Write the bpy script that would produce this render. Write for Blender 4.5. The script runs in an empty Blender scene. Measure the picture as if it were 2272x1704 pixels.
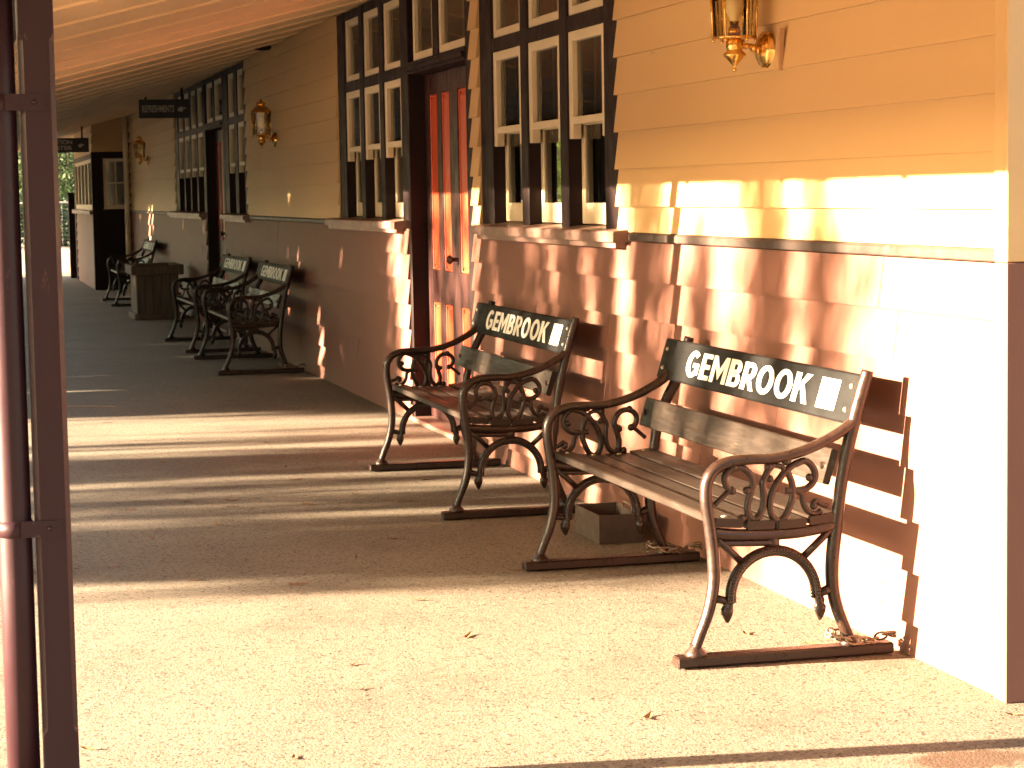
import bpy, math, random
from mathutils import Matrix, Vector, noise

S = bpy.context.scene
COL = S.collection
rnd = random.Random(7)

# ------------------------------------------------------------------ sun
AZ = math.radians(6.3)           # sun travels towards +Y and a little towards +X
TDROP = 0.205                    # metres dropped per metre towards the wall
ELEV = math.atan(TDROP * math.cos(AZ))
TAZ = math.tan(AZ)

# ------------------------------------------------------------------ materials
def nodes(name):
    m = bpy.data.materials.new(name)
    m.use_nodes = True
    nt = m.node_tree
    b = nt.nodes['Principled BSDF']
    return m, nt, b

def N(nt, t, **kw):
    n = nt.nodes.new(t)
    for k, v in kw.items():
        setattr(n, k, v)
    return n

def mix(nt, fac, a, b, mode='MIX'):
    n = nt.nodes.new('ShaderNodeMix')
    n.data_type = 'RGBA'
    n.blend_type = mode
    for sock, val in ((0, fac), (6, a), (7, b)):
        if isinstance(val, (int, float)):
            n.inputs[sock].default_value = val
        elif isinstance(val, tuple):
            n.inputs[sock].default_value = (*val[:3], 1)
        else:
            nt.links.new(val, n.inputs[sock])
    return n.outputs[2]

def noise_tex(nt, scale, detail=4, rough=.55, stretch=None, coord='Object'):
    tc = N(nt, 'ShaderNodeTexCoord')
    n = N(nt, 'ShaderNodeTexNoise')
    n.inputs['Scale'].default_value = scale
    n.inputs['Detail'].default_value = detail
    n.inputs['Roughness'].default_value = rough
    src = tc.outputs[coord]
    if stretch:
        mp = N(nt, 'ShaderNodeMapping')
        mp.inputs['Scale'].default_value = stretch
        nt.links.new(src, mp.inputs[0])
        src = mp.outputs[0]
    nt.links.new(src, n.inputs['Vector'])
    return n.outputs['Fac']

def ramp(nt, fac, stops):
    r = N(nt, 'ShaderNodeValToRGB')
    el = r.color_ramp.elements
    while len(el) < len(stops):
        el.new(.5)
    for e, (p, c) in zip(el, stops):
        e.position = p
        e.color = (*c, 1) if isinstance(c, tuple) else (c, c, c, 1)
    nt.links.new(fac, r.inputs[0])
    return r.outputs[0]

def bump(nt, b, height, strength=.3, dist=.003):
    n = N(nt, 'ShaderNodeBump')
    n.inputs['Strength'].default_value = strength
    n.inputs['Distance'].default_value = dist
    nt.links.new(height, n.inputs['Height'])
    nt.links.new(n.outputs[0], b.inputs['Normal'])

def paint(name, col, rough=.5, var=.18, scale=3.0, stretch=(1, 1, 1), bstr=.15, dirt=None, spec=.5, thr=(.58, .72), rvar=.1):
    m, nt, b = nodes(name)
    f = noise_tex(nt, scale, 6, .6, stretch)
    lo = tuple(c * (1 - var) for c in col)
    hi = tuple(min(1, c * (1 + var)) for c in col)
    c = ramp(nt, f, [(.3, lo), (.7, hi)])
    if dirt:
        d = noise_tex(nt, scale * 9, 5, .7, stretch)
        dm = ramp(nt, d, [(thr[0], 0.0), (thr[1], 1.0)])
        c = mix(nt, dm, c, dirt)
    nt.links.new(c, b.inputs['Base Color'])
    g = noise_tex(nt, scale * 4, 4, .6, stretch)
    r = ramp(nt, g, [(.3, max(.02, rough - rvar)), (.7, min(1, rough + rvar * 1.2))])
    nt.links.new(r, b.inputs['Roughness'])
    b.inputs['Specular IOR Level'].default_value = spec
    h = noise_tex(nt, scale * 14, 4, .6, stretch)
    bump(nt, b, h, bstr, .002)
    return m

M = {}
M['cream'] = paint('cream_paint', (.57, .365, .165), .5, .06, 1.2, (.4, 1, 2.5), .06, (.36, .21, .09), thr=(.68, .76), rvar=.03)
M['cream_trim'] = paint('cream_trim_paint', (.66, .54, .36), .45, .06, 4.0, (1, 1, 1), .1)
M['brown'] = paint('brown_wall_paint', (.186, .087, .064), .55, .05, 1.2, (.4, 1, 2.5), .012, (.13, .055, .036), spec=.2, thr=(.66, .76), rvar=.02)
M['dark'] = paint('dark_brown_paint', (.017, .0085, .0085), .55, .2, 5.0, (1, 1, .4), .08, spec=.15)
M['cap'] = paint('dado_rail_paint', (.045, .03, .024), .5, .2, 5.0, (1, 1, 1), .15)
M['sill'] = paint('sill_paint', (.20, .115, .09), .45, .15, 5.0, (.4, 1, 1), .15)
M['post'] = paint('post_paint', (.028, .0095, .0135), .42, .12, 4.0, (1, 1, .3), .08, (.085, .042, .04), .28, (.66, .72))
M['red'] = paint('red_panel_paint', (.52, .075, .026), .4, .12, 6.0, (1, 1, .3), .1)
M['door'] = paint('door_brown_paint', (.045, .017, .015), .42, .15, 5.0, (1, 1, .3), .08, spec=.25)
M['ceil'] = paint('ceiling_paint', (.66, .47, .27), .5, .06, 2.0, (.3, 2, 1), .08)
M['iron'] = paint('black_iron_paint', (.021, .0105, .0075), .34, .3, 14.0, (1, 1, 1), .35, (.03, .017, .012), .45)
M['slat'] = paint('bench_slat_paint', (.022, .015, .011), .44, .3, 5.0, (.25, 3, 3), .3, (.06, .045, .03), .32)
M['board'] = paint('name_board_paint', (.0105, .0105, .0105), .58, .25, 6.0, (.4, 1, 1), .05, (.016, .015, .014), .12)
M['letter'] = paint('white_letter_paint', (.80, .78, .70), .5, .05, 8.0)
M['bolt'] = paint('bolt_metal', (.32, .27, .2), .35, .2, 30.0, spec=.8)
M['steel'] = paint('rusty_chain_metal', (.20, .14, .09), .4, .35, 40.0, spec=.8)
M['tray'] = paint('grey_metal_box_paint', (.075, .055, .045), .5, .3, 9.0, (1, 1, 1), .25, (.13, .1, .075))
M['planter'] = paint('planter_timber', (.11, .068, .042), .65, .3, 6.0, (6, 6, .6), .4, (.06, .035, .02))
M['soil'] = paint('soil', (.05, .035, .025), .95, .5, 30.0, bstr=1)
M['sign'] = paint('black_sign_board', (.012, .011, .010), .45, .2, 6.0)
M['signlet'] = paint('sign_letter_paint', (.42, .38, .32), .6, .1, 8.0)
M['pipe'] = M['post']
M['wood'] = paint('raw_wood', (.42, .24, .12), .7, .2, 20.0, (1, 1, .2))
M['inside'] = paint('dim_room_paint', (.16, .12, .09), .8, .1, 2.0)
M['curtain'] = paint('curtain_cloth', (.30, .26, .20), .9, .1, 8.0, (8, 8, .3), .3)
M['bark'] = paint('bark', (.12, .085, .06), .9, .35, 6.0, (1, 1, .3), .8)
M['rail_steel'] = paint('fence_steel', (.35, .33, .3), .5, .15, 6.0)
M['gutter'] = paint('roof_iron', (.25, .2, .18), .5, .15, 2.0)

def m_asphalt():
    m, nt, b = nodes('platform_asphalt')
    tc = N(nt, 'ShaderNodeTexCoord')
    big = noise_tex(nt, 1.1, 6, .6)
    c = ramp(nt, big, [(.3, (.138, .112, .080)), (.7, (.186, .156, .116))])
    mid = noise_tex(nt, 48, 5, .7)
    c = mix(nt, ramp(nt, mid, [(.42, 0.0), (.62, .45)]), c, (.20, .175, .145))
    v = N(nt, 'ShaderNodeTexVoronoi')
    v.inputs['Scale'].default_value = 165
    nt.links.new(tc.outputs['Object'], v.inputs['Vector'])
    sep = N(nt, 'ShaderNodeSeparateColor')
    nt.links.new(v.outputs['Color'], sep.inputs[0])
    spots = ramp(nt, sep.outputs[0], [(.90, 0.0), (.93, .85)])
    c = mix(nt, spots, c, (.05, .04, .03))
    spots2 = ramp(nt, sep.outputs[1], [(.86, 0.0), (.90, .6)])
    c = mix(nt, spots2, c, (.28, .25, .20))
    pt = noise_tex(nt, 1.7, 6, .75)
    pm = ramp(nt, pt, [(.54, 0.0), (.68, .45)])
    c = mix(nt, pm, c, (.085, .066, .045))
    v2 = N(nt, 'ShaderNodeTexVoronoi')
    v2.inputs['Scale'].default_value = 120
    nt.links.new(tc.outputs['Object'], v2.inputs['Vector'])
    sp2 = N(nt, 'ShaderNodeSeparateColor')
    nt.links.new(v2.outputs['Color'], sp2.inputs[0])
    c = mix(nt, ramp(nt, sp2.outputs[2], [(.955, 0.0), (.97, .8)]), c, (.03, .022, .016))
    # a rusty spill on the paving beside the corner
    mp = N(nt, 'ShaderNodeMapping')
    mp.inputs['Location'].default_value = (4.575 / .085, .34 / .17, 0)
    mp.inputs['Scale'].default_value = (1 / .085, 1 / .17, 1)
    nt.links.new(tc.outputs['Object'], mp.inputs[0])
    ln = N(nt, 'ShaderNodeVectorMath', operation='LENGTH')
    nt.links.new(mp.outputs[0], ln.inputs[0])
    nz = noise_tex(nt, 30, 4, .7)
    ad = N(nt, 'ShaderNodeMath', operation='ADD')
    nt.links.new(ln.outputs['Value'], ad.inputs[0])
    nt.links.new(nz, ad.inputs[1])
    st = ramp(nt, ad.outputs[0], [(.0, .85), (1.0, 0.0)])
    r = st.node
    mr = N(nt, 'ShaderNodeMapRange')
    mr.inputs['From Min'].default_value = 1.25
    mr.inputs['From Max'].default_value = 1.6
    mr.inputs['To Min'].default_value = .8
    mr.inputs['To Max'].default_value = 0
    nt.links.new(ad.outputs[0], mr.inputs['Value'])
    c = mix(nt, mr.outputs[0], c, (.075, .035, .018))
    nt.links.new(c, b.inputs['Base Color'])
    b.inputs['Roughness'].default_value = .8
    b.inputs['Specular IOR Level'].default_value = .35
    h = noise_tex(nt, 130, 3, .6)
    h2 = noise_tex(nt, 9, 4, .6)
    a = N(nt, 'ShaderNodeMath', operation='ADD')
    nt.links.new(h, a.inputs[0]); nt.links.new(h2, a.inputs[1])
    bump(nt, b, a.outputs[0], .5, .004)
    return m
M['asphalt'] = m_asphalt()

def m_ground():
    m, nt, b = nodes('dry_ground')
    f = noise_tex(nt, .6, 8, .65)
    c = ramp(nt, f, [(.35, (.24, .19, .13)), (.65, (.34, .27, .18))])
    nt.links.new(c, b.inputs['Base Color'])
    b.inputs['Roughness'].default_value = .95
    bump(nt, b, noise_tex(nt, 14, 6, .7), .6, .03)
    return m
M['ground'] = m_ground()

def m_leaf(name, lo, hi, tr=.35):
    m, nt, b = nodes(name)
    oi = noise_tex(nt, 1.7, 3, .6)
    c = ramp(nt, oi, [(.3, lo), (.7, hi)])
    nt.links.new(c, b.inputs['Base Color'])
    b.inputs['Roughness'].default_value = .55
    t = N(nt, 'ShaderNodeBsdfTranslucent')
    nt.links.new(c, t.inputs[0])
    ms = N(nt, 'ShaderNodeMixShader')
    ms.inputs[0].default_value = tr
    nt.links.new(b.outputs[0], ms.inputs[1])
    nt.links.new(t.outputs[0], ms.inputs[2])
    nt.links.new(ms.outputs[0], nt.nodes['Material Output'].inputs[0])
    return m
M['leaf'] = m_leaf('gum_leaf', (.045, .075, .02), (.10, .15, .045))
M['leaf_bright'] = m_leaf('brightened_leaf', (.10, .17, .03), (.18, .26, .05), .6)  # colour and translucency raised so the tree shows bright in the pane reflection
M['leaf_dark'] = m_leaf('dense_leaf', (.03, .055, .018), (.07, .11, .03), .25)
M['hill'] = paint('added_hill_cover', (.035, .05, .02), .95, .4, .12, (1, 1, 1), 1.0)
M['dryleaf'] = paint('dry_leaf', (.23, .11, .045), .6, .3, 30.0)

def m_glass(name, tint, base=.05):
    m, nt, b = nodes(name)
    nt.nodes.remove(b)
    fr = N(nt, 'ShaderNodeFresnel')
    fr.inputs[0].default_value = 1.5
    tr = N(nt, 'ShaderNodeBsdfTransparent')
    tr.inputs[0].default_value = (*tint, 1)
    gl = N(nt, 'ShaderNodeBsdfGlossy')
    gl.inputs['Roughness'].default_value = .015
    ms = N(nt, 'ShaderNodeMixShader')
    nt.links.new(fr.outputs[0], ms.inputs[0])
    nt.links.new(tr.outputs[0], ms.inputs[1])
    nt.links.new(gl.outputs[0], ms.inputs[2])
    nt.links.new(ms.outputs[0], nt.nodes['Material Output'].inputs[0])
    return m
M['glass'] = m_glass('window_glass', (.80, .82, .78))
M['lampglass'] = m_glass('lamp_glass', (.93, .84, .62))

def m_brass():
    m, nt, b = nodes('polished_brass')
    f = noise_tex(nt, 18, 4, .6)
    nt.links.new(ramp(nt, f, [(.3, (.55, .30, .08)), (.7, (.80, .50, .16))]), b.inputs['Base Color'])
    b.inputs['Metallic'].default_value = 1
    nt.links.new(ramp(nt, noise_tex(nt, 40, 3, .6), [(.3, .14), (.7, .30)]), b.inputs['Roughness'])
    return m
M['brass'] = m_brass()
def m_bulb():
    m, nt, b = nodes('opal_bulb')
    b.inputs['Base Color'].default_value = (.75, .68, .55, 1)
    b.inputs['Roughness'].default_value = .35
    f = noise_tex(nt, 6, 2, .5)
    nt.links.new(ramp(nt, f, [(.3, (.70, .63, .5)), (.7, (.8, .73, .6))]), b.inputs['Base Color'])
    return m
M['bulb'] = m_bulb()

# ------------------------------------------------------------------ mesh builder
class MB:
    def __init__(self):
        self.v, self.f, self.mi, self.sm = [], [], [], []
    def face(self, idx, mat=0, smooth=False):
        self.f.append(idx); self.mi.append(mat); self.sm.append(smooth)
    def box(self, x0, x1, y0, y1, z0, z1, mat=0, bev=0.0):
        if x0 > x1: x0, x1 = x1, x0
        if y0 > y1: y0, y1 = y1, y0
        if z0 > z1: z0, z1 = z1, z0
        b = min(bev, (x1 - x0) * .45, (y1 - y0) * .45, (z1 - z0) * .45)
        i = len(self.v)
        if b <= 0:
            for z in (z0, z1):
                for y in (y0, y1):
                    for x in (x0, x1):
                        self.v.append((x, y, z))
            for q in ((0, 2, 3, 1), (4, 5, 7, 6), (0, 1, 5, 4), (2, 6, 7, 3), (0, 4, 6, 2), (1, 3, 7, 5)):
                self.face([i + k for k in q], mat)
            return
        # chamfered box: three vertices per corner
        idx = {}
        for sx in (0, 1):
            for sy in (0, 1):
                for sz in (0, 1):
                    X = (x0, x1)[sx]; Y = (y0, y1)[sy]; Z = (z0, z1)[sz]
                    dx = b * (1 - 2 * sx); dy = b * (1 - 2 * sy); dz = b * (1 - 2 * sz)
                    for a, p in enumerate(((X, Y + dy, Z + dz), (X + dx, Y, Z + dz), (X + dx, Y + dy, Z))):
                        idx[(sx, sy, sz, a)] = len(self.v); self.v.append(p)
        def q(keys, flip):
            l = [idx[k] for k in keys]
            self.face(l[::-1] if flip else l, mat)
        for s in (0, 1):
            q([(s, 0, 0, 0), (s, 0, 1, 0), (s, 1, 1, 0), (s, 1, 0, 0)], s == 1)
            q([(0, s, 0, 1), (1, s, 0, 1), (1, s, 1, 1), (0, s, 1, 1)], s == 1)
            q([(0, 0, s, 2), (0, 1, s, 2), (1, 1, s, 2), (1, 0, s, 2)], s == 1)
        for a in (0, 1):
            for c in (0, 1):
                q([(a, c, 0, 0), (a, c, 0, 1), (a, c, 1, 1), (a, c, 1, 0)], (a + c) % 2 == 1)
                q([(a, 0, c, 0), (a, 0, c, 2), (a, 1, c, 2), (a, 1, c, 0)], (a + c) % 2 == 0)
                q([(0, a, c, 1), (0, a, c, 2), (1, a, c, 2), (1, a, c, 1)], (a + c) % 2 == 1)
        for sx in (0, 1):
            for sy in (0, 1):
                for sz in (0, 1):
                    q([(sx, sy, sz, 0), (sx, sy, sz, 1), (sx, sy, sz, 2)], (sx + sy + sz) % 2 == 0)
    def prism_x(self, prof, x0, x1, mat=0, smooth=False):
        """prof: list of (y, z); extruded along x, capped."""
        i = len(self.v); n = len(prof)
        for x in (x0, x1):
            for (y, z) in prof:
                self.v.append((x, y, z))
        for k in range(n):
            k2 = (k + 1) % n
            self.face([i + k, i + k2, i + n + k2, i + n + k], mat, smooth)
        self.face([i + k for k in range(n)][::-1], mat)
        self.face([i + n + k for k in range(n)], mat)
    def quad(self, a, b, c, d, mat=0):
        i = len(self.v); self.v += [a, b, c, d]; self.face([i, i + 1, i + 2, i + 3], mat)
    def ring(self, c, u, w, ru, rw, n):
        i = len(self.v)
        for k in range(n):
            a = 2 * math.pi * k / n
            p = c + u * (math.cos(a) * ru) + w * (math.sin(a) * rw)
            self.v.append(tuple(p))
        return i
    def tube(self, pts, r, n=8, mat=0, closed=False, flat=None, cap=True, rx=None):
        """r: radius or list. rx: radius along x for curves in the y-z plane."""
        P = [Vector(p) for p in pts]
        m = len(P)
        R = r if isinstance(r, (list, tuple)) else [r] * m
        rings = []
        side = None
        for k in range(m):
            if closed:
                t = P[(k + 1) % m] - P[k - 1]
            else:
                t = P[min(k + 1, m - 1)] - P[max(k - 1, 0)]
            if t.length < 1e-9: t = Vector((0, 0, 1))
            t.normalize()
            if rx is not None:
                u = Vector((1, 0, 0)); w = t.cross(u).normalized()
                rings.append(self.ring(P[k], u, w, rx, R[k], n))
            else:
                if side is None:
                    a = Vector((0, 0, 1)) if abs(t.z) < .9 else Vector((1, 0, 0))
                    side = t.cross(a).normalized()
                side = (side - t * side.dot(t))
                if side.length < 1e-6: side = t.orthogonal()
                side.normalize()
                w = t.cross(side)
                rings.append(self.ring(P[k], side, w, R[k], R[k], n))
        last = m if closed else m - 1
        for k in range(last):
            a, b = rings[k], rings[(k + 1) % m]
            for j in range(n):
                j2 = (j + 1) % n
                self.face([a + j, a + j2, b + j2, b + j], mat, True)
        if not closed and cap:
            self.face([rings[0] + j for j in range(n)][::-1], mat)
            self.face([rings[-1] + j for j in range(n)], mat)
    def lathe(self, prof, c=(0, 0, 0), n=16, mat=0, axis='z', smooth=True, phase=0.0):
        """prof: list of (radius, height)"""
        c = Vector(c); rings = []
        for (r, h) in prof:
            i = len(self.v); rings.append(i)
            for k in range(n):
                a = 2 * math.pi * k / n + phase
                if axis == 'z': p = (c.x + r * math.cos(a), c.y + r * math.sin(a), c.z + h)
                else: p = (c.x + r * math.cos(a), c.y + h, c.z + r * math.sin(a))
                self.v.append(p)
        for a, b in zip(rings, rings[1:]):
            for j in range(n):
                j2 = (j + 1) % n
                l = [a + j, a + j2, b + j2, b + j]
                self.face(l if axis == 'z' else l[::-1], mat, smooth)
        self.face([rings[0] + j for j in range(n)][::-1], mat)
        self.face([rings[-1] + j for j in range(n)], mat)
    def ball(self, c, r, n=10, mat=0):
        c = Vector(c); m = 6
        prof = [(max(.0005, r * math.sin(math.pi * k / m)), -r * math.cos(math.pi * k / m)) for k in range(m + 1)]
        self.lathe(prof, c, n, mat)
    def add(self, other, off=(0, 0, 0)):
        i = len(self.v)
        self.v += [(p[0] + off[0], p[1] + off[1], p[2] + off[2]) for p in other.v]
        for f, a, s in zip(other.f, other.mi, other.sm):
            self.face([k + i for k in f], a, s)
    def build(self, name, mat, parent=None):
        me = bpy.data.meshes.new(name)
        me.from_pydata(self.v, [], self.f)
        for m in (mat if isinstance(mat, (list, tuple)) else [mat]):
            me.materials.append(m)
        me.polygons.foreach_set('material_index', self.mi)
        me.polygons.foreach_set('use_smooth', self.sm)
        me.update()
        o = bpy.data.objects.new(name, me)
        COL.objects.link(o)
        if parent: o.parent = parent
        return o

def spline(pts, k=6, closed=False):
    P = [Vector((*p, 0)) if len(p) == 2 else Vector(p) for p in pts]
    n = len(P); out = []
    rng = n if closed else n - 1
    for i in range(rng):
        if closed: a, b, c, d = P[i - 1], P[i], P[(i + 1) % n], P[(i + 2) % n]
        else: a, b, c, d = P[max(i - 1, 0)], P[i], P[i + 1], P[min(i + 2, n - 1)]
        for j in range(k):
            t = j / k
            out.append(.5 * ((2 * b) + (c - a) * t + (2 * a - 5 * b + 4 * c - d) * t * t + (3 * b - a - 3 * c + d) * t ** 3))
    if not closed: out.append(P[-1])
    return out

def empty(name, loc=(0, 0, 0)):
    o = bpy.data.objects.new(name, None)
    o.location = loc
    o.empty_display_size = .2
    COL.objects.link(o)
    return o

def tag(o, label=None, cat=None, group=None, kind=None):
    if label: o['label'] = label
    if cat: o['category'] = cat
    if group: o['group'] = group
    if kind: o['kind'] = kind
    return o

def copy_tree(o, parent=None):
    c = o.copy()
    COL.objects.link(c)
    c.parent = parent
    for ch in list(o.children):
        copy_tree(ch, c)
    return c

def text_mesh(name, body, mat, parent, size, width=None, bold=.0, matrix=None, extr=.0008):
    cu = bpy.data.curves.new(name, 'FONT')
    cu.body = body
    cu.size = size
    cu.offset = bold
    cu.extrude = extr
    cu.align_x = 'LEFT'
    tmp = bpy.data.objects.new('tmp_text', cu)
    COL.objects.link(tmp)
    dg = bpy.context.evaluated_depsgraph_get()
    me = bpy.data.meshes.new_from_object(tmp.evaluated_get(dg))
    bpy.data.objects.remove(tmp)
    bpy.data.curves.remove(cu)
    xs = [v.co.x for v in me.vertices]; ys = [v.co.y for v in me.vertices]
    x0, x1, y0, y1 = min(xs), max(xs), min(ys), max(ys)
    sx = (width / (x1 - x0)) if width else 1
    sy = size / (y1 - y0)
    for v in me.vertices:
        v.co.x = (v.co.x - x0) * sx
        v.co.y = (v.co.y - y0) * sy
        if matrix is not None:
            v.co = matrix @ v.co
    me.name = name
    me.materials.clear()
    me.materials.append(mat)
    o = bpy.data.objects.new(name, me)
    COL.objects.link(o)
    o.parent = parent
    return o

# ================================================================== setting
XC = -5.06            # near corner of the station building
XE = -32.8            # where the bay window stands out from the wall
g = MB()
g.quad((-600, -600, -.9), (600, -600, -.9), (600, 600, -.9), (-600, 600, -.9))
tag(g.build('ground', M['ground']), kind='structure')
g = MB()
g.box(-41, 30, -5.4, 7.5, -.88, 0)
tag(g.build('platform', M['asphalt']), kind='structure')
g = MB()
g.box(-120, -41.01, -40, 40, -.7, -.012)
tag(g.build('yard', M['ground']), kind='structure')

h_ = MB()  # unseen ridge added to block the low sky glow under the sun
nx = 80
for k in range(nx + 1):
    x_ = -420 + 840 * k / nx
    hh = 24 + 3.0 * noise.noise(Vector((x_ * .011, 2.3, 0))) + 1.2 * noise.noise(Vector((x_ * .06, 7.7, 0)))
    for (y_, f_) in ((-120, 0), (-135, .35), (-150, .68), (-165, .92), (-180, 1.0), (-260, .9), (-340, 0)):
        h_.v.append((x_, y_ + 6 * noise.noise(Vector((x_ * .02, y_ * .05, 1))), -1.0 + hh * f_))
for k in range(nx):
    for j in range(6):
        a = 7 * k + j
        h_.face([a, a + 1, a + 8, a + 7], 0, True)
tag(h_.build('added_hills', M['hill']), kind='structure')
# ================================================================== station building
B = empty('station_building', (-20, 2, 0))
tag(B, 'long weatherboard station building, cream above and brown below, with verandah ceiling', 'building')
class PB:   # build a child of the station in world coordinates
    pass
def child(mb, name, mat, parent=None, label=None):
    o = mb.build(name, mat)
    p = parent or B
    o.parent = p
    o.matrix_parent_inverse = Matrix.Identity(4)
    # world coordinates kept: cancel the station's own location
    o.location = Vector((0, 0, 0)) - B.location if p is B else Vector((0, 0, 0))
    if label: o['label'] = label
    return o

EXPO = .15
CZ = 2.585
def boards(mb, x0, x1, z0, z1, y=0.0, seed=0, offs=None, joints=True):
    """lapped boards from z0 to z1 between x0 and x1, thick edge at the bottom."""
    r = random.Random(seed)
    z = z0 if offs is None else offs
    while z < z1 - .004:
        top = min(z + EXPO, z1)
        bot = max(z, z0)
        if top - bot < .01:
            z += EXPO; continue
        cuts = [x0]
        if joints and x1 - x0 > 1.2:
            c = x0 + r.uniform(.4, 3.5)
            while c < x1 - .4:
                cuts.append(c); c += r.uniform(2.2, 4.2)
        cuts.append(x1)
        for a, b in zip(cuts, cuts[1:]):
            dy = r.uniform(-.0012, .0012)
            a2 = a + (.0012 if a != x0 else 0); b2 = b - (.0012 if b != x1 else 0)
            f = (bot - z) / EXPO; g_ = (top - z) / EXPO
            yb = y + .019 * f + dy; yt = y + .019 * g_ + dy
            n = max(1, int((b2 - a2) / .6))
            xs = [a2 + (b2 - a2) * k / n for k in range(n + 1)]
            i = len(mb.v)
            for x in xs:
                w = noise.noise(Vector((x * .9, z * 5, seed))) * .0022
                mb.v += [(x, yb + w, bot), (x, yb + w * .8 + .0004, bot + .003), (x, yt + w * .5, top), (x, y + .06, top), (x, y + .06, bot)]
            for k in range(n):
                p = i + 5 * k; q = p + 5
                mb.face([p, q, q + 1, p + 1]); mb.face([p + 1, q + 1, q + 2, p + 2]); mb.face([p + 2, q + 2, q + 3, p + 3])
                mb.face([p + 3, q + 3, q + 4, p + 4]); mb.face([p + 4, q + 4, q, p])
            mb.face([i, i + 1, i + 2, i + 3, i + 4])
            e = i + 5 * n
            mb.face([e + 4, e + 3, e + 2, e + 1, e])
        z += EXPO

DADO = 1.148
# openings in the wall along x:  (x0, x1, kind)
WIN_NEAR = (-10.80, -8.45)
DOOR1 = (-12.62, -10.98)
WIN2 = (-14.94, -12.62)
WIN3B = (-21.36, -19.72)
DOOR2 = (-23.02, -21.36)
WIN3A = (-26.10, -23.02)
solid_up = [(-8.45, XC - .055), (-10.98, -10.80), (-19.72, -14.94), (XE, -26.10)]
solid_low = [(-10.98, XC - .055), (-21.36, -12.62), (XE, -23.02)]
Z0C = DADO + .035
ZREF = 1.735 - 4 * EXPO
for k, (a, b) in enumerate(solid_up):
    cr = MB()
    boards(cr, a, b, Z0C, CZ, 0, 10 + k, offs=ZREF, joints=k != 0)
    child(cr, 'cream_weatherboards', M['cream'])
for k, (a, b) in enumerate(solid_low):
    br = MB()
    boards(br, a, b, 0.0, DADO - .004, 0, 30 + k, offs=DADO - .004 - 8 * EXPO)
    child(br, 'brown_weatherboards', M['brown'])
# dado rail
prof = [(-.004, DADO), (-.008, DADO + .004), (-.008, DADO + .026), (-.002, DADO + .033), (.05, DADO + .033), (.05, DADO)]
for a, b in [(-8.25, XC - .055), (-19.55, -15.12), (XE, -26.4)]:
    rl = MB()
    rl.prism_x(prof, a, b)
    child(rl, 'dado_rail', M['cap'])
# corner boards at the near corner
cb = MB(); cb.box(XC - .055, XC, -.012, .05, DADO + .002, CZ, 0, .003); cb.box(XC - .001, XC + .016, -.0125, .085, DADO + .002, CZ, 0, .003)
child(cb, 'corner_board', M['cream'])
cb = MB(); cb.box(XC - .055, XC, -.012, .05, 0, DADO, 0, .003); cb.box(XC - .001, XC + .016, -.0125, .085, 0, DADO, 0, .003)
child(cb, 'lower_corner_board', M['brown'])
# return wall, faces +x; boards built along y
def boards_y(mb, y0, y1, z0, z1, x, seed, offs):
    t = MB(); boards(t, y0, y1, z0, z1, 0, seed, offs)
    i = len(mb.v)
    mb.v += [(x - p[1], p[0], p[2]) for p in t.v]
    for f in t.f: mb.face([k + i for k in f])
rw = MB(); boards_y(rw, .086, 6.5, DADO, CZ + .8, XC + .012, 50, ZREF - 2 * EXPO + .04)
child(rw, 'end_wall_boards', M['cream'])
rw = MB(); boards_y(rw, .086, 6.5, 0, DADO - .004, XC + .012, 51, DADO - .004 - 8 * EXPO)
child(rw, 'lower_end_wall_boards', M['brown'])
# rooms behind the windows
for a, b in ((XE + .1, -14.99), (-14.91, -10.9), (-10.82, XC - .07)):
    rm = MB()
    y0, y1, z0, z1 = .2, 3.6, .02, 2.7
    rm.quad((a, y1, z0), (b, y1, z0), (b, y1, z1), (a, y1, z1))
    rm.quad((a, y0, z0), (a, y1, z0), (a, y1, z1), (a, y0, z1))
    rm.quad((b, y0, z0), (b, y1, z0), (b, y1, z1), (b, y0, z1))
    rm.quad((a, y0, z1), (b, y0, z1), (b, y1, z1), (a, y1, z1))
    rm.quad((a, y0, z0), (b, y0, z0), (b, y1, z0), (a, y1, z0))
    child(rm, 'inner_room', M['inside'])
for a, b, z0, z1 in [(p, q, DADO, CZ) for p, q in solid_up] + [(p, q, .003, DADO - .02) for p, q in solid_low] + [(XE, XC - .07, CZ + .03, CZ + .5)]:
    bk = MB(); bk.box(a + .002, b - .002, .065, .12, z0, z1)
    child(bk, 'wall_stud_panel', M['inside'])

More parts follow.
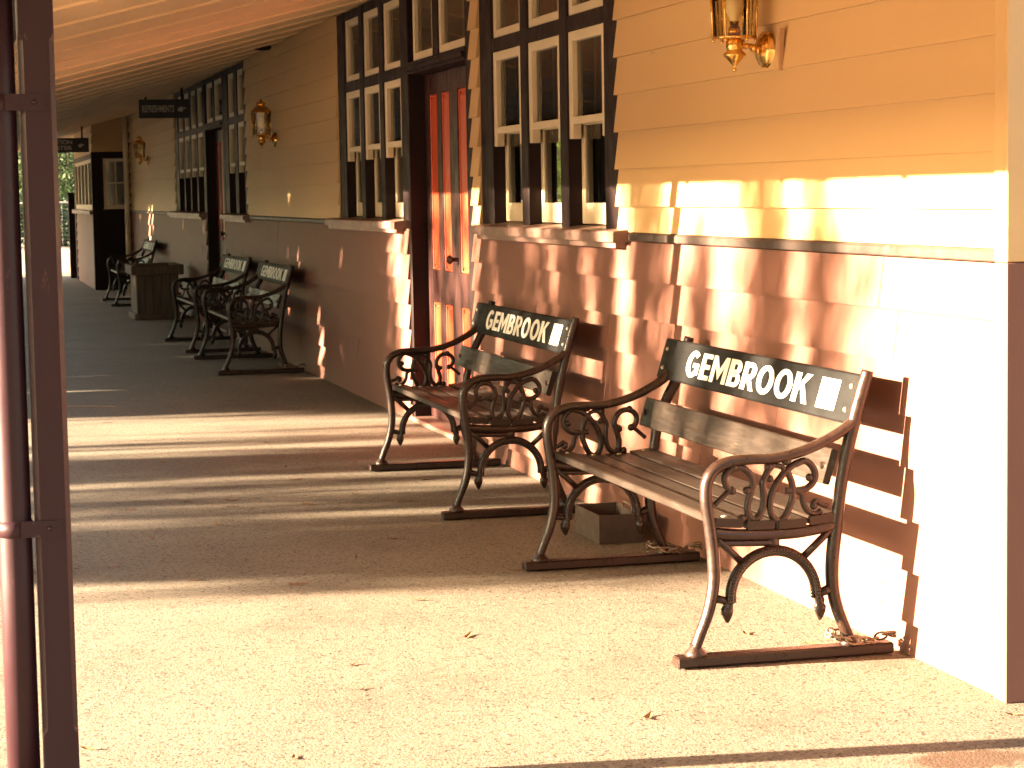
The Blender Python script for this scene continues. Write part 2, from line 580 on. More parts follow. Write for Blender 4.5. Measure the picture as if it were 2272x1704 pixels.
# ---------------------------------------------------------------- windows
def window(x0, x1, n, endm=.20, mull=.12, sills=(-.055, .15), curtain=None, lower=True, end_r=None):
    YF = .021
    endr = endm if end_r is None else end_r
    w = (x1 - x0 - endm - endr - (n - 1) * mull) / n
    f = MB()
    zs, zb0, zb1 = 1.20, 2.047, 2.112
    f.box(x0, x0 + endm, YF, .15, zs - .01, CZ - .002, 0, .004)
    f.box(x1 - endr, x1 - .0005, YF, .15, zs - .01, CZ - .002, 0, .004)
    opens = []
    x = x0 + endm
    for k in range(n):
        opens.append((x, x + w))
        if k < n - 1:
            f.box(x + w, x + w + mull, YF + .001, .149, zs - .008, CZ - .004, 0, .004)
        x += w + mull
    for a, b in opens:
        f.box(a - .002, b + .002, YF + .003, .148, zb0, zb1, 0, .003)
        f.box(a - .002, b + .002, YF + .003, .148, 2.53, CZ - .006, 0, .003)
    win = child(f, 'window', M['dark'])
    if sills:
        s = MB()
        s.prism_x([(-.055, 1.143), (-.055, 1.180), (-.050, 1.186), (.12, 1.203), (.12, 1.143)], x0 - sills[0], x1 + sills[1])
        s.prism_x([(-.030, 1.118), (-.030, 1.1425), (.012, 1.1425), (.012, 1.118)], x0 - sills[0] + .03, x1 + sills[1] - .05)
        child(s, 'sill', M['sill'], win)
    for k, (a, b) in enumerate(opens):
        # top light
        t = MB(); g2 = [MB(), MB(), MB()]
        def sash(mb, gl, a, b, z0, z1, yf, st, rt, rb, horn=0, gy=.024):
            a += .003; b -= .003
            mb.box(a, a + st, yf, yf + .04, z0 - horn, z1, 0, .003)
            mb.box(b - st, b, yf, yf + .04, z0 - horn, z1, 0, .003)
            mb.box(a + st, b - st, yf + .0015, yf + .039, z1 - rt, z1, 0, .003)
            mb.box(a + st, b - st, yf + .0015, yf + .039, z0, z0 + rb, 0, .003)
            gl.quad((a + st, yf + gy, z0 + rb), (b - st, yf + gy, z0 + rb), (b - st, yf + gy, z1 - rt), (a + st, yf + gy, z1 - rt))
        sash(t, g2[0], a, b, zb1 + .002, 2.528, .034, .05, .045, .04)
        child(t, 'top_sash', M['cream_trim'], win)
        sash(u := MB(), g2[1], a, b, 1.640, zb0 - .002, .030, .055, .045, .034, .062)
        child(u, 'upper_sash', M['cream_trim'], win)
        sash(l := MB(), g2[2], a, b, 1.206, 1.672, .084, .045, .034, .092, 0, .009)
        child(l, 'lower_sash', M['cream_trim'], win)
        for g3 in g2: child(g3, 'pane', M['glass'], win)
        if curtain:
            for (f0, f1, zlo, zhi) in curtain[k % len(curtain)]:
                c0 = a - .34 + (b - a) * f0; c1 = a - .34 + (b - a) * f1
                c = MB()
                m_ = 44
                i = len(c.v)
                for q in range(m_ + 1):
                    xx = c0 + (c1 - c0) * q / m_
                    yy = .205 + .014 * math.sin(q * 1.15 + k) + .007 * math.sin(q * 2.7)
                    c.v += [(xx, yy, zlo), (xx, yy * 1.01, zhi)]
                for q in range(m_):
                    c.face([i + 2 * q, i + 2 * q + 2, i + 2 * q + 3, i + 2 * q + 1], 0, True)
                child(c, 'curtain', M['curtain'], win)
    return win

window(*WIN_NEAR, 3, .24, .12, curtain=[[(0, 1.0, 1.66, 2.56), (.33, .47, 1.21, 1.66)], [(0, 1.0, 1.66, 2.56)], [(0, 1.0, 1.66, 2.56), (.36, .5, 1.21, 1.66)]], end_r=.20)
window(*WIN2, 3, .26, .13, curtain=[[(.55, 1.0, 1.66, 2.56)]], end_r=.18, sills=(.25, -.09))
window(*WIN3B, 2, .28, .22, end_r=.2, sills=(-.04, .12))
window(*WIN3A, 4, .34, .13, end_r=.2, sills=(.45, -.09))

# ---------------------------------------------------------------- doors
def doorway(x0, x1):
    f = MB()
    fl = .02; fr_ = .13
    f.box(x0 + .0005, x0 + fl + .03, .018, .165, 0, CZ - .003, 0, .004)
    f.box(x1 - fr_, x1 - .001, .018, .165, 0, CZ - .003, 0, .004)
    f.box(x0 + fl + .03, x1 - fr_, .014, .164, 2.047, 2.118, 0, .004)
    f.box(x0 + fl + .03, x1 - fr_, -.004, .018, 2.062, 2.092, 0, .004)
    f.box(x0 + fl + .03, x1 - fr_, .02, .164, 2.53, CZ - .008, 0, .003)
    fr = child(f, 'door_frame', M['dark'])
    a, b = x0 + fl + .032, x1 - fr_ - .002
    # transom lights
    mid = (a + b) / 2
    mu = MB(); mu.box(mid - .07, mid + .07, .022, .163, 2.118, 2.53, 0, .003)
    child(mu, 'transom_mullion', M['dark'], fr)
    for (p, q) in ((a + .11, mid - .07), (mid + .07, b - .003)):
        s = MB()
        s.box(p, p + .045, .03, .07, 2.12, 2.528, 0, .003); s.box(q - .045, q, .03, .07, 2.12, 2.528, 0, .003)
        s.box(p + .045, q - .045, .031, .069, 2.12, 2.165, 0, .003); s.box(p + .045, q - .045, .031, .069, 2.485, 2.528, 0, .003)
        child(s, 'transom_sash', M['cream_trim'], fr)
        gl = MB(); gl.quad((p + .045, .052, 2.165), (q - .045, .052, 2.165), (q - .045, .052, 2.485), (p + .045, .052, 2.485))
        child(gl, 'transom_pane', M['glass'], fr)
    th = MB(); th.box(a - .02, b + .02, .0, .2, 0.001, .028, 0, .004)
    child(th, 'threshold', M['sill'], fr)
    # two leaves with tall red panels
    yd = .118
    for side in (0, 1):
        p = a + .002 if side == 0 else mid + .0015
        q = mid - .0015 if side == 0 else b - .002
        wl = q - p
        lf = MB()
        stile = .10; muntin = .11
        pw = (wl - 2 * stile - muntin) / 2
        xs = [(p + stile, p + stile + pw), (p + stile + pw + muntin, q - stile)]
        zr = [(.16, .715), (.905, 1.925)]
        # stiles, muntin, rails as one leaf
        lf.box(p, p + stile, yd, yd + .044, .03, 2.045, 0, .002)
        lf.box(q - stile, q, yd, yd + .044, .03, 2.045, 0, .002)
        lf.box(xs[0][1], xs[1][0], yd + .0005, yd + .043, .03, 2.044, 0, .002)
        for (xa, xb) in xs:
            for (za, zb) in ((.03, .16), (.715, .905), (1.925, 2.043)):
                lf.box(xa, xb, yd + .001, yd + .042, za, zb, 0, .002)
        leaf = child(lf, 'door_leaf', M['door'])
        for (xa, xb) in xs:
            for (za, zb) in zr:
                pn = MB()
                pn.box(xa + .001, xb - .001, yd + .018, yd + .034, za + .001, zb - .001)
                pn.box(xa + .028, xb - .028, yd + .010, yd + .019, za + .03, zb - .03, 0, .006)
                for (c0, c1, d0, d1) in ((xa + .001, xa + .014, za, zb), (xb - .014, xb - .001, za, zb), (xa + .014, xb - .014, za, za + .014), (xa + .014, xb - .014, zb - .014, zb)):
                    pn.box(c0, c1, yd + .006, yd + .0185, d0 + .001, d1 - .001, 0, .004)
                child(pn, 'door_panel', M['red'], leaf)
        if side == 1:
            h = MB(); h.lathe([(.012, 0), (.012, -.03), (.026, -.04), (.026, -.055), (.01, -.065)], (p + .045, yd, .98), 12, 0, 'y')
            child(h, 'door_knob', M['iron'], leaf)
doorway(*DOOR1)
doorway(*DOOR2)

# ---------------------------------------------------------------- bay at the far end
YB = -.545
by = MB()
# front face (faces -y): brown dado boards, window frame, cream boards
boards(by, -37.4, XE - .005, 0, 1.12, YB, 60, offs=1.12 - 8 * EXPO, joints=False)
child(by, 'bay_brown_boards', M['brown'])
by = MB()
boards(by, -37.4, XE - .005, 2.03, CZ, YB, 61, offs=2.03, joints=False)
i = MB(); boards_y(i, YB + .02, -.005, 2.05, CZ, XE + .01, 62, 2.03)
by.add(i)
child(by, 'bay_cream_boards', M['cream'])
bf = MB()
bf.box(XE - .12, XE + .018, YB - .004, YB + .10, 0, 2.05, 0, .004)        # corner post
bf.box(-37.5, -37.28, YB - .004, YB + .08, 0, 2.05, 0, .004)
bf.box(XE - .06, XE + .012, YB + .10, -.001, 0, 1.20)                     # dark side panel
bf.box(XE - .06, XE + .014, YB + .10, YB + .165, 1.20, 2.05, 0, .003)
bf.box(XE - .06, XE + .016, YB + .10, -.001, 1.955, 2.052, 0, .003)
bf.box(-37.28, XE - .12, YB - .002, YB + .08, 1.96, 2.03, 0, .003)
bay = child(bf, 'bay_frame', M['dark'])
s = MB(); s.box(-37.55, XE - .02, YB - .05, YB + .1, 1.125, 1.185, 0, .006)
child(s, 'bay_sill', M['sill'], bay)
gl = MB()
for k in range(5):
    a = -37.27 + k * .87; b = a + .85
    s = MB(); g3 = MB()
    s.box(a, a + .09, YB + .004, YB + .06, 1.19, 1.958, 0, .003); s.box(b - .09, b, YB + .004, YB + .06, 1.19, 1.958, 0, .003)
    s.box(a + .09, b - .09, YB + .006, YB + .058, 1.19, 1.27, 0, .003); s.box(a + .09, b - .09, YB + .006, YB + .058, 1.9, 1.957, 0, .003)
    g3.quad((a + .09, YB + .03, 1.27), (b - .09, YB + .03, 1.27), (b - .09, YB + .03, 1.9), (a + .09, YB + .03, 1.9))
    child(s, 'bay_sash', M['cream_trim'], bay)
    child(g3, 'bay_pane', M['glass'], bay)
# casement facing the platform length
y0, y1, z0, z1 = YB + .167, -.012, 1.203, 1.953
x = XE - .02
s = MB()
s.box(x - .03, x + .015, y0, y0 + .045, z0, z1, 0, .003); s.box(x - .03, x + .015, y1 - .045, y1, z0, z1, 0, .003)
s.box(x - .03, x + .013, y0 + .045, y1 - .045, z0, z0 + .06, 0, .003); s.box(x - .03, x + .013, y0 + .045, y1 - .045, z1 - .05, z1, 0, .003)
s.box(x - .02, x + .010, (y0 + y1) / 2 - .009, (y0 + y1) / 2 + .009, z0 + .06, z1 - .05)
s.box(x - .02, x + .008, y0 + .045, y1 - .045, 1.58, 1.60)
gl.quad((x - .01, y0 + .045, z0 + .06), (x - .01, y1 - .045, z0 + .06), (x - .01, y1 - .045, z1 - .05), (x - .01, y0 + .045, z1 - .05))
child(s, 'bay_casement', M['cream_trim'], bay)
child(gl, 'bay_pane', M['glass'], bay)
bi = MB()
bi.box(-37.27, XE - .08, YB + .5, 1.5, .01, 2.55)
child(bi, 'bay_room', M['inside'])

# ---------------------------------------------------------------- verandah ceiling, fascia, roof
YEAVE = -2.66
SL = .25
def ceil_z(y): return CZ + SL * min(y, 0.0)
cl = MB()
ny = 6
for k in range(59):
    xa = -41.0 + (55.0 / 59) * k; xb = xa + 55.0 / 59  # near end run on past the camera to block overhead sky
    i = len(cl.v)
    for j in range(ny + 1):
        yy = YEAVE * j / ny
        sag = .004 * math.sin(math.pi * j / ny) * (1 if k % 3 else .4)
        cl.v += [(xa, yy, ceil_z(yy)), ((xa + xb) / 2, yy, ceil_z(yy) - sag), (xb, yy, ceil_z(yy))]
    for j in range(ny):
        p_ = i + 3 * j
        cl.face([p_, p_ + 1, p_ + 4, p_ + 3]); cl.face([p_ + 1, p_ + 2, p_ + 5, p_ + 4])
# cover battens over the sheet joints, running down the slope
for k in range(-23, 36):
    xb = -7.878 - .938 * k
    if not -40.9 < xb < 13.9: continue
    i = len(cl.v)
    for yy in (-.003, YEAVE + .002):
        zz = ceil_z(yy)
        cl.v += [(xb - .022, yy, zz + .002), (xb - .020, yy, zz - .010), (xb + .016, yy, zz - .012), (xb + .024, yy, zz + .002)]
    for q in range(3): cl.face([i + q, i + q + 1, i + 4 + q + 1, i + 4 + q])
    cl.face([i + 3, i + 2, i + 1, i]); cl.face([i + 4, i + 5, i + 6, i + 7])
cl.quad((-41, 0, CZ + .006), (14, 0, CZ + .006), (14, .12, CZ + .006), (-41, .12, CZ + .006))
child(cl, 'verandah_ceiling', M['ceil'])
fc = MB()
fc.box(-41.05, 14.05, YEAVE - .03, YEAVE, 1.925, 2.06, 0, .004)
fc.box(-41.02, 14.02, -2.487, -2.387, 1.882, ceil_z(-2.387) - .004, 0, .004)
child(fc, 'fascia', M['dark'])
gt = MB()
gt.prism_x([(YEAVE - .032, 1.95), (YEAVE - .032, 2.055), (YEAVE - .14, 2.055), (YEAVE - .14, 1.99), (YEAVE - .10, 1.952)], -41.05, 14.05)
child(gt, 'gutter', M['gutter'])
rf = MB()
rf.quad((-41.1, YEAVE - .1, 2.07), (14.1, YEAVE - .1, 2.07), (14.1, .2, 2.80), (-41.1, .2, 2.80))
rf.quad((-41.1, .2, 2.80), (XC + .4, .2, 2.80), (XC + .4, 3.5, 4.6), (-41.1, 3.5, 4.6))
rf.quad((-41.1, 3.5, 4.6), (XC + .4, 3.5, 4.6), (XC + .4, 7.2, 2.9), (-41.1, 7.2, 2.9))
child(rf, 'roof', M['gutter'])
bw_ = MB(); bw_.box(-41, XC - .1, 6.4, 6.5, 0, CZ + .8)
child(bw_, 'back_wall', M['cream'])

# ================================================================== verandah posts
def post_mesh(h):
    mb = MB()
    r = .039; c = .011
    def sect(z, ch):
        i = len(mb.v)
        for (sx, sy, o) in ((1, -1, 0), (1, -1, 1), (1, 1, 0), (1, 1, 1), (-1, 1, 0), (-1, 1, 1), (-1, -1, 0), (-1, -1, 1)):
            first = o == 0
            if (sx, sy) == (1, -1): p = (r - ch, -r) if first else (r, -r + ch)
            elif (sx, sy) == (1, 1): p = (r, r - ch) if first else (r - ch, r)
            elif (sx, sy) == (-1, 1): p = (-r + ch, r) if first else (-r, r - ch)
            else: p = (-r, -r + ch) if first else (-r + ch, -r)
            mb.v.append((p[0], p[1], z))
        return i
    zs = [(0, .0015), (.15, .0015), (.165, c), (1.70, c), (1.715, .0015), (h, .0015)]
    R_ = [sect(z, ch) for z, ch in zs]
    for a, b in zip(R_, R_[1:]):
        for j in range(8):
            j2 = (j + 1) % 8
            mb.face([a + j, a + j2, b + j2, b + j])
    mb.face([R_[0] + j for j in range(8)][::-1]); mb.face([R_[-1] + j for j in range(8)])
    return mb
PX = [-4.93, -7.99, -11.05, -14.11, -17.17]
plab = ['dark brown square verandah post with chamfered edges beside the round downpipe',
        'second brown verandah post, hidden straight behind the foreground post',
        'third brown verandah post along the platform, level with the near window',
        'fourth brown verandah post along the platform, level with the second window',
        'fifth brown verandah post along the platform, level with the two benches']
for k, px in enumerate(PX):
    o = post_mesh(1.884).build('verandah_post', M['post'])
    o.location = (px, -2.4275, 0)
    tag(o, plab[k], 'post', 'posts holding up the verandah')

# downpipe with straps
DP = empty('downpipe', (-4.93, -2.5105, 0))
tag(DP, 'round brown downpipe strapped beside the foreground verandah post', 'downpipe')
d = MB()
d.tube([(0, 0, z) for z in (0, .5, 1.0, 1.5, 1.96)], .037, 20)
d.tube([(0, 0, .0), (0, 0, .05)], .041, 20)
d.build('pipe', M['pipe'], DP)
for z in (.62, 1.565):
    st = MB()
    st.tube([(0, 0, z - .018), (0, 0, z + .018)], .0395, 20)
    st.box(.030, .0415, .012, .046, z - .018, z + .018)
    st.box(.0395, .0425, .046, .100, z - .018, z + .018)
    s_ = st.build('strap', M['post'], DP)
    bo = MB(); 
    bo.ball((.0425, .075, z), .006, 8)
    bo.build('bolt', M['post'], s_)

# cream downpipe at the far inner corner
o = MB()
o.tube([(0, 0, z) for z in (0, .5, 1, 1.5, 2, 2.58)], .04, 14)
for z in (.4, 1.3, 2.2):
    o.box(-.046, .046, -.02, .06, z - .015, z + .015)
o = o.build('downpipe', M['cream_trim'])
o.location = (-32.5, -.062, 0)
tag(o, 'cream downpipe in the far corner between wall and bay', 'downpipe')

# ================================================================== benches
YO = .40   # bench empties stand .40 m out from the wall
def cast(px, py):
    """casting template units -> (y, z) in metres"""
    return (-.598 + (px - 345) * 3.46e-4, .404 - (py - 900) * 3.3e-4 - (px - 345) * 1.6e-5)

def frame_mesh(mirror):
    mb = MB()
    T = .0205
    def P3(l): return [(0, p[0] + YO, p[1]) for p in l]
    def strip(l, w, k=5, rx=T, n=10):
        q = spline(l, k)
        if isinstance(w, (list, tuple)):
            ws = []
            for i in range(len(q)):
                t = i / (len(q) - 1) * (len(w) - 1); a = int(min(t, len(w) - 2)); ws.append(w[a] + (w[a + 1] - w[a]) * (t - a))
        else: ws = [w] * len(q)
        mb.tube([(0, p.x + YO, p.y) for p in q], ws, n, 0, rx=rx)
    # front leg, arm and sweep up to the back post
    strip([(-.630, .055), (-.612, .10), (-.588, .16), (-.572, .24), (-.573, .32), (-.582, .40), (-.592, .47), (-.590, .525),
           (-.566, .563), (-.52, .582), (-.46, .586), (-.40, .585), (-.34, .593), (-.28, .609), (-.22, .634), (-.165, .665), (-.135, .69)],
          [.016, .016, .017, .018, .018, .018, .018, .017, .016, .015, .015, .015, .015, .016, .018])
    # raised bead on the outside face of the leg and arm
    # back post
    strip(([(-.056, .818), (-.074, .76), (-.100, .68), (-.138, .61), (-.174, .53)] if mirror else [(-.100, .824), (-.120, .76), (-.143, .68), (-.163, .60), (-.18, .52)]) + [(-.192, .44), (-.203, .36), (-.212, .27), (-.210, .20), (-.196, .14), (-.170, .075), (-.158, .05)],
          [.017, .019, .02, .019, .018, .018, .02, .02, .019, .018, .017, .016])
    # seat bearer
    strip([(-.575, .382), (-.52, .374), (-.45, .370), (-.38, .368), (-.30, .371), (-.205, .385)], .017, 4, .017)
    strip([(-.575, .352), (-.48, .348), (-.39, .344)], .010, 4, .012)
    # arch under the seat, rope edged
    arch = []
    for k in range(21):
        a = math.pi * (1.0 - k / 20 * 1.0) 
        arch.append((-.392 + .133 * math.cos(a), .192 + .133 * math.sin(a)))
    arch = [(-.540, .142), (-.528, .168)] + arch + [(-.252, .165), (-.247, .140)]
    mb.tube([(0, p[0] + YO, p[1]) for p in arch], .0125, 8, 0, rx=.018)
    for k in range(46):
        a = math.pi * (1.02 - k / 45 * 1.04)
        y_ = -.392 + .121 * math.cos(a); z_ = .192 + .121 * math.sin(a)
        mb.ball((0, y_ + YO, z_), .0085, 6)
        for sx in (-1, 1):
            mb.ball((sx * .0165, -.392 + .133 * math.cos(a) + YO, .192 + .133 * math.sin(a)), .0075, 6)
    # leaf drops at the ends of the arch
    for (cy, cz) in ((-.532, .168), (-.250, .158)):
        i = [(0.004, -.038), (.010, -.028), (.017, -.012), (.019, .002), (.012, .012), (.015, .02), (.010, .034)]
        mb.lathe(i, (0, cy + YO, cz - .008), 8)
    # connectors and braces
    mb.tube(P3([(-.572, .195), (-.528, .183)]), [.013, .010], 8, rx=.014)
    mb.tube(P3([(-.205, .205), (-.258, .188)]), [.017, .012], 8, rx=.014)
    mb.tube(P3([(-.572, .375), (-.492, .298)]), .011, 8, rx=.014)
    mb.tube(P3([(-.205, .382), (-.300, .298)]), .011, 8, rx=.014)
    mb.tube(P3([(-.392, .325), (-.392, .365)]), .02, 8, rx=.014)
    # scrolls in the arm
    def sc(l, r=.0103, k=5, n=7):
        pts = spline(l, k)
        out = []
        for p in pts:
            y_, z_ = cast(p.x, p.y)
            if mirror: y_ = -.392 * 2 - y_ - .012
            out.append((0, y_ + YO, z_))
        mb.tube(out, r, n)
    def knob(px, py, r=.014):
        y_, z_ = cast(px, py)
        if mirror: y_ = -.392 * 2 - y_ - .012
        mb.ball((0, y_ + YO, z_), r, 8)
    sc([(430, 725), (490, 665), (545, 615), (580, 595)], .0075)
    knob(585, 597, .013)
    sc([(575, 600), (535, 560), (523, 490), (556, 430), (625, 400), (695, 413), (745, 465), (765, 530), (752, 580), (715, 598)])
    knob(712, 600, .012)
    sc([(768, 535), (738, 640), (716, 740), (732, 825), (778, 848), (828, 805), (857, 720), (860, 620), (852, 540), (880, 468), (910, 410), (950, 370)])
    sc([(722, 790), (695, 838), (668, 842)], .008); knob(668, 842, .013)
    sc([(905, 430), (945, 388), (1000, 385), (1040, 415), (1010, 470)], .0075)
    knob(915, 495, .011)
    sc([(1200, 345), (1110, 385), (1020, 470), (955, 570), (915, 690), (925, 800), (972, 862), (1035, 838), (1085, 740), (1113, 640), (1108, 540), (1075, 455), (1050, 425)])
    sc([(1130, 375), (1215, 342), (1275, 375), (1312, 445), (1300, 520), (1250, 575), (1190, 595), (1120, 600), (1050, 600)])
    knob(1262, 488, .012)
    sc([(1140, 600), (1195, 635), (1208, 715), (1250, 782), (1315, 805), (1365, 775)], .0085)
    sc([(1285, 720), (1320, 690), (1365, 720), (1420, 735)], .008); knob(1300, 735, .012)
    sc([(728, 840), (728, 900), (735, 960)], .009); sc([(975, 860), (982, 920), (990, 990)], .009)
    knob(600, 395, .013); knob(1060, 335, .016); knob(905, 395, .014)
    # feet
    mb.lathe([(.034, .033), (.030, .046), (.018, .058), (.016, .07)], (0, -.628 + YO, 0), 10)
    mb.lathe([(.030, .033), (.026, .046), (.018, .060)], (0, -.160 + YO, 0), 10)
    return mb

def plank(mb, x0, x1, yc, zc, hw, ht, tilt, mat=0, b=.004):
    """board along x: half width hw across, half thickness ht, tilted about x"""
    c, s = math.cos(tilt), math.sin(tilt)
    prof = []
    for (a, t) in ((-hw + b, -ht), (hw - b, -ht), (hw, -ht + b), (hw, ht - b), (hw - b, ht), (-hw + b, ht), (-hw, ht - b), (-hw, -ht + b)):
        prof.append((yc + a * c - t * s, zc + a * s + t * c))
    mb.prism_x(prof, x0, x1, mat)

HS = .835
def painted_letters(word, width, h, mt, parent, mat):
    """bold upright capitals cut as thin flat pieces"""
    st = .25                                   # stem width / letter height
    wd = {'G': .80, 'E': .58, 'M': .92, 'B': .70, 'R': .72, 'O': .86, 'K': .76}
    gap = .085
    tot = sum(wd[c] for c in word) + gap * (len(word) - 1)
    sx = width / tot; sy = h
    mb = MB()
    T0, T1 = -.0003, .0008
    def poly(pts, x):
        i = len(mb.v); n = len(pts)
        for zz in (T0, T1):
            for (a, b) in pts: mb.v.append(tuple(mt @ Vector(((x + a) * sx, b * sy, zz))))
        mb.face([i + k for k in range(n)][::-1]); mb.face([i + n + k for k in range(n)])
        for k in range(n):
            k2 = (k + 1) % n
            mb.face([i + k, i + k2, i + n + k2, i + n + k])
    def rect(a, b, c, d, x): poly([(a, c), (b, c), (b, d), (a, d)], x)
    def arc(cx, cy, rx, ry, wx, wy, a0, a1, x, n=18):
        for k in range(n):
            t0 = math.radians(a0 + (a1 - a0) * k / n); t1 = math.radians(a0 + (a1 - a0) * (k + 1) / n)
            p = lambda t, o: (cx + (rx - o * wx) * math.cos(t), cy + (ry - o * wy) * math.sin(t))
            poly([p(t0, 0), p(t1, 0), p(t1, 1), p(t0, 1)], x)
    x = 0
    for c in word:
        w = wd[c]
        if c == 'O': arc(w / 2, .5, w / 2, .52, st * .95, .19, 0, 360, x, 36)
        elif c == 'G':
            arc(w / 2, .5, w / 2, .52, st * .95, .19, 48, 318, x, 30)
            rect(w * .52, w * .97, .38, .55, x); rect(w - st * .98, w * .97, .10, .38, x)
        elif c == 'E':
            rect(0, st, 0, 1, x); rect(st, w, .82, 1, x); rect(st, w * .93, .41, .59, x); rect(st, w, 0, .18, x)
        elif c == 'M':
            rect(0, st * .85, 0, 1, x); rect(w - st * .85, w, 0, 1, x)
            poly([(st * .85, 1), (st * .85, .62), (w / 2, .12), (w / 2, .52)], x); poly([(w - st * .85, 1), (w / 2, .52), (w / 2, .12), (w - st * .85, .62)], x)
        elif c == 'B':
            rect(0, st, 0, 1, x)
            for (y0, y1, ww) in ((.46, 1, .95), (0, .54, 1.0)):
                m_ = (y0 + y1) / 2; rr = (y1 - y0) / 2; ex = w * ww
                rect(st, ex - rr, y1 - .17, y1, x); rect(st, ex - rr, y0, y0 + .17, x)
                arc(ex - rr, m_, rr, rr, st * .95, .17, -90, 90, x, 12)
        elif c == 'R':
            rect(0, st, 0, 1, x)
            y0, y1 = .40, 1; m_ = .70; rr = .30; ex = w * .96
            rect(st, ex - rr, y1 - .17, y1, x); rect(st, ex - rr, y0, y0 + .17, x)
            arc(ex - rr, m_, rr, rr, st * .95, .17, -90, 90, x, 12)
            poly([(w * .36, .42), (w * .66, .42), (w * 1.02, 0), (w * .70, 0)], x)
        elif c == 'K':
            rect(0, st, 0, 1, x)
            poly([(st, .38), (st, .62), (w * .66, 1), (w * 1.0, 1)], x); poly([(w * .40, .56), (w * .62, .66), (w * 1.04, 0), (w * .70, 0)], x)
        x += w + gap
    return mb.build('lettering', mat, parent)
def make_bench():
    root = empty('bench')
    for sx, mir in ((-1, True), (1, False)):
        fm = frame_mesh(mir)
        fo = fm.build('side_frame', M['iron'], root); fo.location = (sx * HS, 0, 0)
        bp = MB(); bp.box(-.026, .026, -.69 + YO, -.03 + YO, 0.004, .036, 0, .005)
        b_ = bp.build('base_plate', M['iron'], root); b_.location = (sx * HS, 0, 0)
    # seat: four slats, slightly dished
    for (y_, z_, t) in ((-.528, .409, -.09), (-.432, .398, -.03), (-.336, .397, .03), (-.242, .406, .10)):
        sm = MB(); plank(sm, -HS - .012, HS + .012, y_ + YO, z_, .042, .0125, t)
        so = sm.build('seat_slat', M['slat'], root)
        for sx in (-1, 1):
            bo = MB(); bo.lathe([(.010, 0), (.010, .003), (.005, .005)], (sx * (HS - .03), y_ + YO, z_ + .0115), 8)
            bo.build('bolt', M['bolt'], so)
    # lower back slat
    lean = math.atan2(.142, .043)
    lb = MB(); plank(lb, -HS - .07, HS - .03, -.203 + YO, .548, .052, .011, lean)
    lo = lb.build('back_slat', M['slat'], root)
    for xx in (-HS - .03, HS - .06):
        bo = MB(); bo.lathe([(.011, 0), (.011, -.006), (.006, -.009)], (xx, -.214 + YO, .55), 8, 0, 'y')
        bo.build('bolt', M['iron'], lo)
    # name board
    nb = MB()
    ny, nz = -.1265 + .0125, .740 - .0038
    plank(nb, -.943, HS - .022, ny + YO, nz + .0, .0745, .0125, lean, 0, .006)
    no = nb.build('name_board', M['board'], root)
    ux = Vector((1, 0, 0)); uy = Vector((0, math.cos(lean), math.sin(lean))); uz = ux.cross(uy)
    face = Vector((0, ny + YO, nz)) + uz * .0131
    mt = Matrix(((ux.x, uy.x, uz.x, 0), (ux.y, uy.y, uz.y, 0), (ux.z, uy.z, uz.z, 0), (0, 0, 0, 1)))
    mt.translation = face + ux * -.657 + uy * -.046
    painted_letters('GEMBROOK', 1.121, .092, mt, no, M['letter'])
    sq = MB()
    pts = [face + ux * a + uy * b_ + uz * h for h in (-.0004, .0008) for (a, b_) in ((.540, -.046), (.678, -.046), (.678, .046), (.540, .046))]
    sq.v = [tuple(p) for p in pts]
    for f in ((0, 1, 2, 3), (4, 5, 6, 7), (0, 1, 5, 4), (1, 2, 6, 5), (2, 3, 7, 6), (3, 0, 4, 7)): sq.face(list(f))
    sq.build('white_square', M['letter'], no)
    for xx in (-.90, HS - .075):
        for b_ in (-.035, .035):
            p = face + ux * xx + uy * b_
            bo = MB(); bo.ball(tuple(p), .008, 8)
            bo.build('bolt', M['bolt'], no)
    return root
bench0 = make_bench()
BX = [(-6.55, 'sunlit black iron bench nearest the camera, its name board bright white lettered'),
      (-9.51, 'black iron bench with a name board in dappled shade before the red door'),
      (-17.27, 'shaded black iron bench between the second window and lamp, nearer of a touching pair'),
      (-19.72, 'shaded black iron bench before the far doorway, farther of a touching pair'),
      (-28.43, 'farthest black iron bench, partly hidden behind the square planter')]
for k, (xc, lab) in enumerate(BX):
    o = bench0 if k == 0 else copy_tree(bench0)
    o.location = (xc, -YO, 0)
    if k == 3: o.rotation_euler.z = math.radians(.6)
    if k == 1: o.rotation_euler.z = math.radians(-.4)
    tag(o, lab, 'bench', 'station benches along the wall')

# ---------------------------------------------------------------- chains
def chain(path, label, seed):
    r = random.Random(seed)
    mb = MB()
    q = spline(path, 40)
    L = [0]
    for a, b in zip(q, q[1:]): L.append(L[-1] + (b - a).length)
    step = .030
    n = int(L[-1] / step)
    for k in range(n):
        d = k * step
        j = max(i for i in range(len(L)) if L[i] <= d)
        j = min(j, len(q) - 2)
        t = (q[j + 1] - q[j]).normalized()
        c = q[j]
        a = t.orthogonal().normalized(); b = t.cross(a)
        ang = (math.pi / 2 if k % 2 else 0) + r.uniform(-.5, .5)
        u = a * math.cos(ang) + b * math.sin(ang)
        pts = []
        for i in range(14):
            th = 2 * math.pi * i / 14
            pts.append(tuple(c + t * (math.cos(th) * .022) + u * (math.sin(th) * .012)))
        mb.tube(pts, .0036, 6, 0, closed=True)
    o = mb.build('chain', M['steel'])
    tag(o, label, 'chain', 'security chains on bench feet')
    return o
def foot_chain(x, lab, seed):
    chain([(x - .03, -.12, .045), (x - .045, -.17, .06), (x - .02, -.215, .068), (x + .03, -.21, .062), (x + .045, -.165, .055), (x + .035, -.12, .05),
           (x + .0, -.075, .048), (x + .03, -.05, .065), (x + .0, -.025, .05), (x - .01, -.005, .044)], lab, seed)
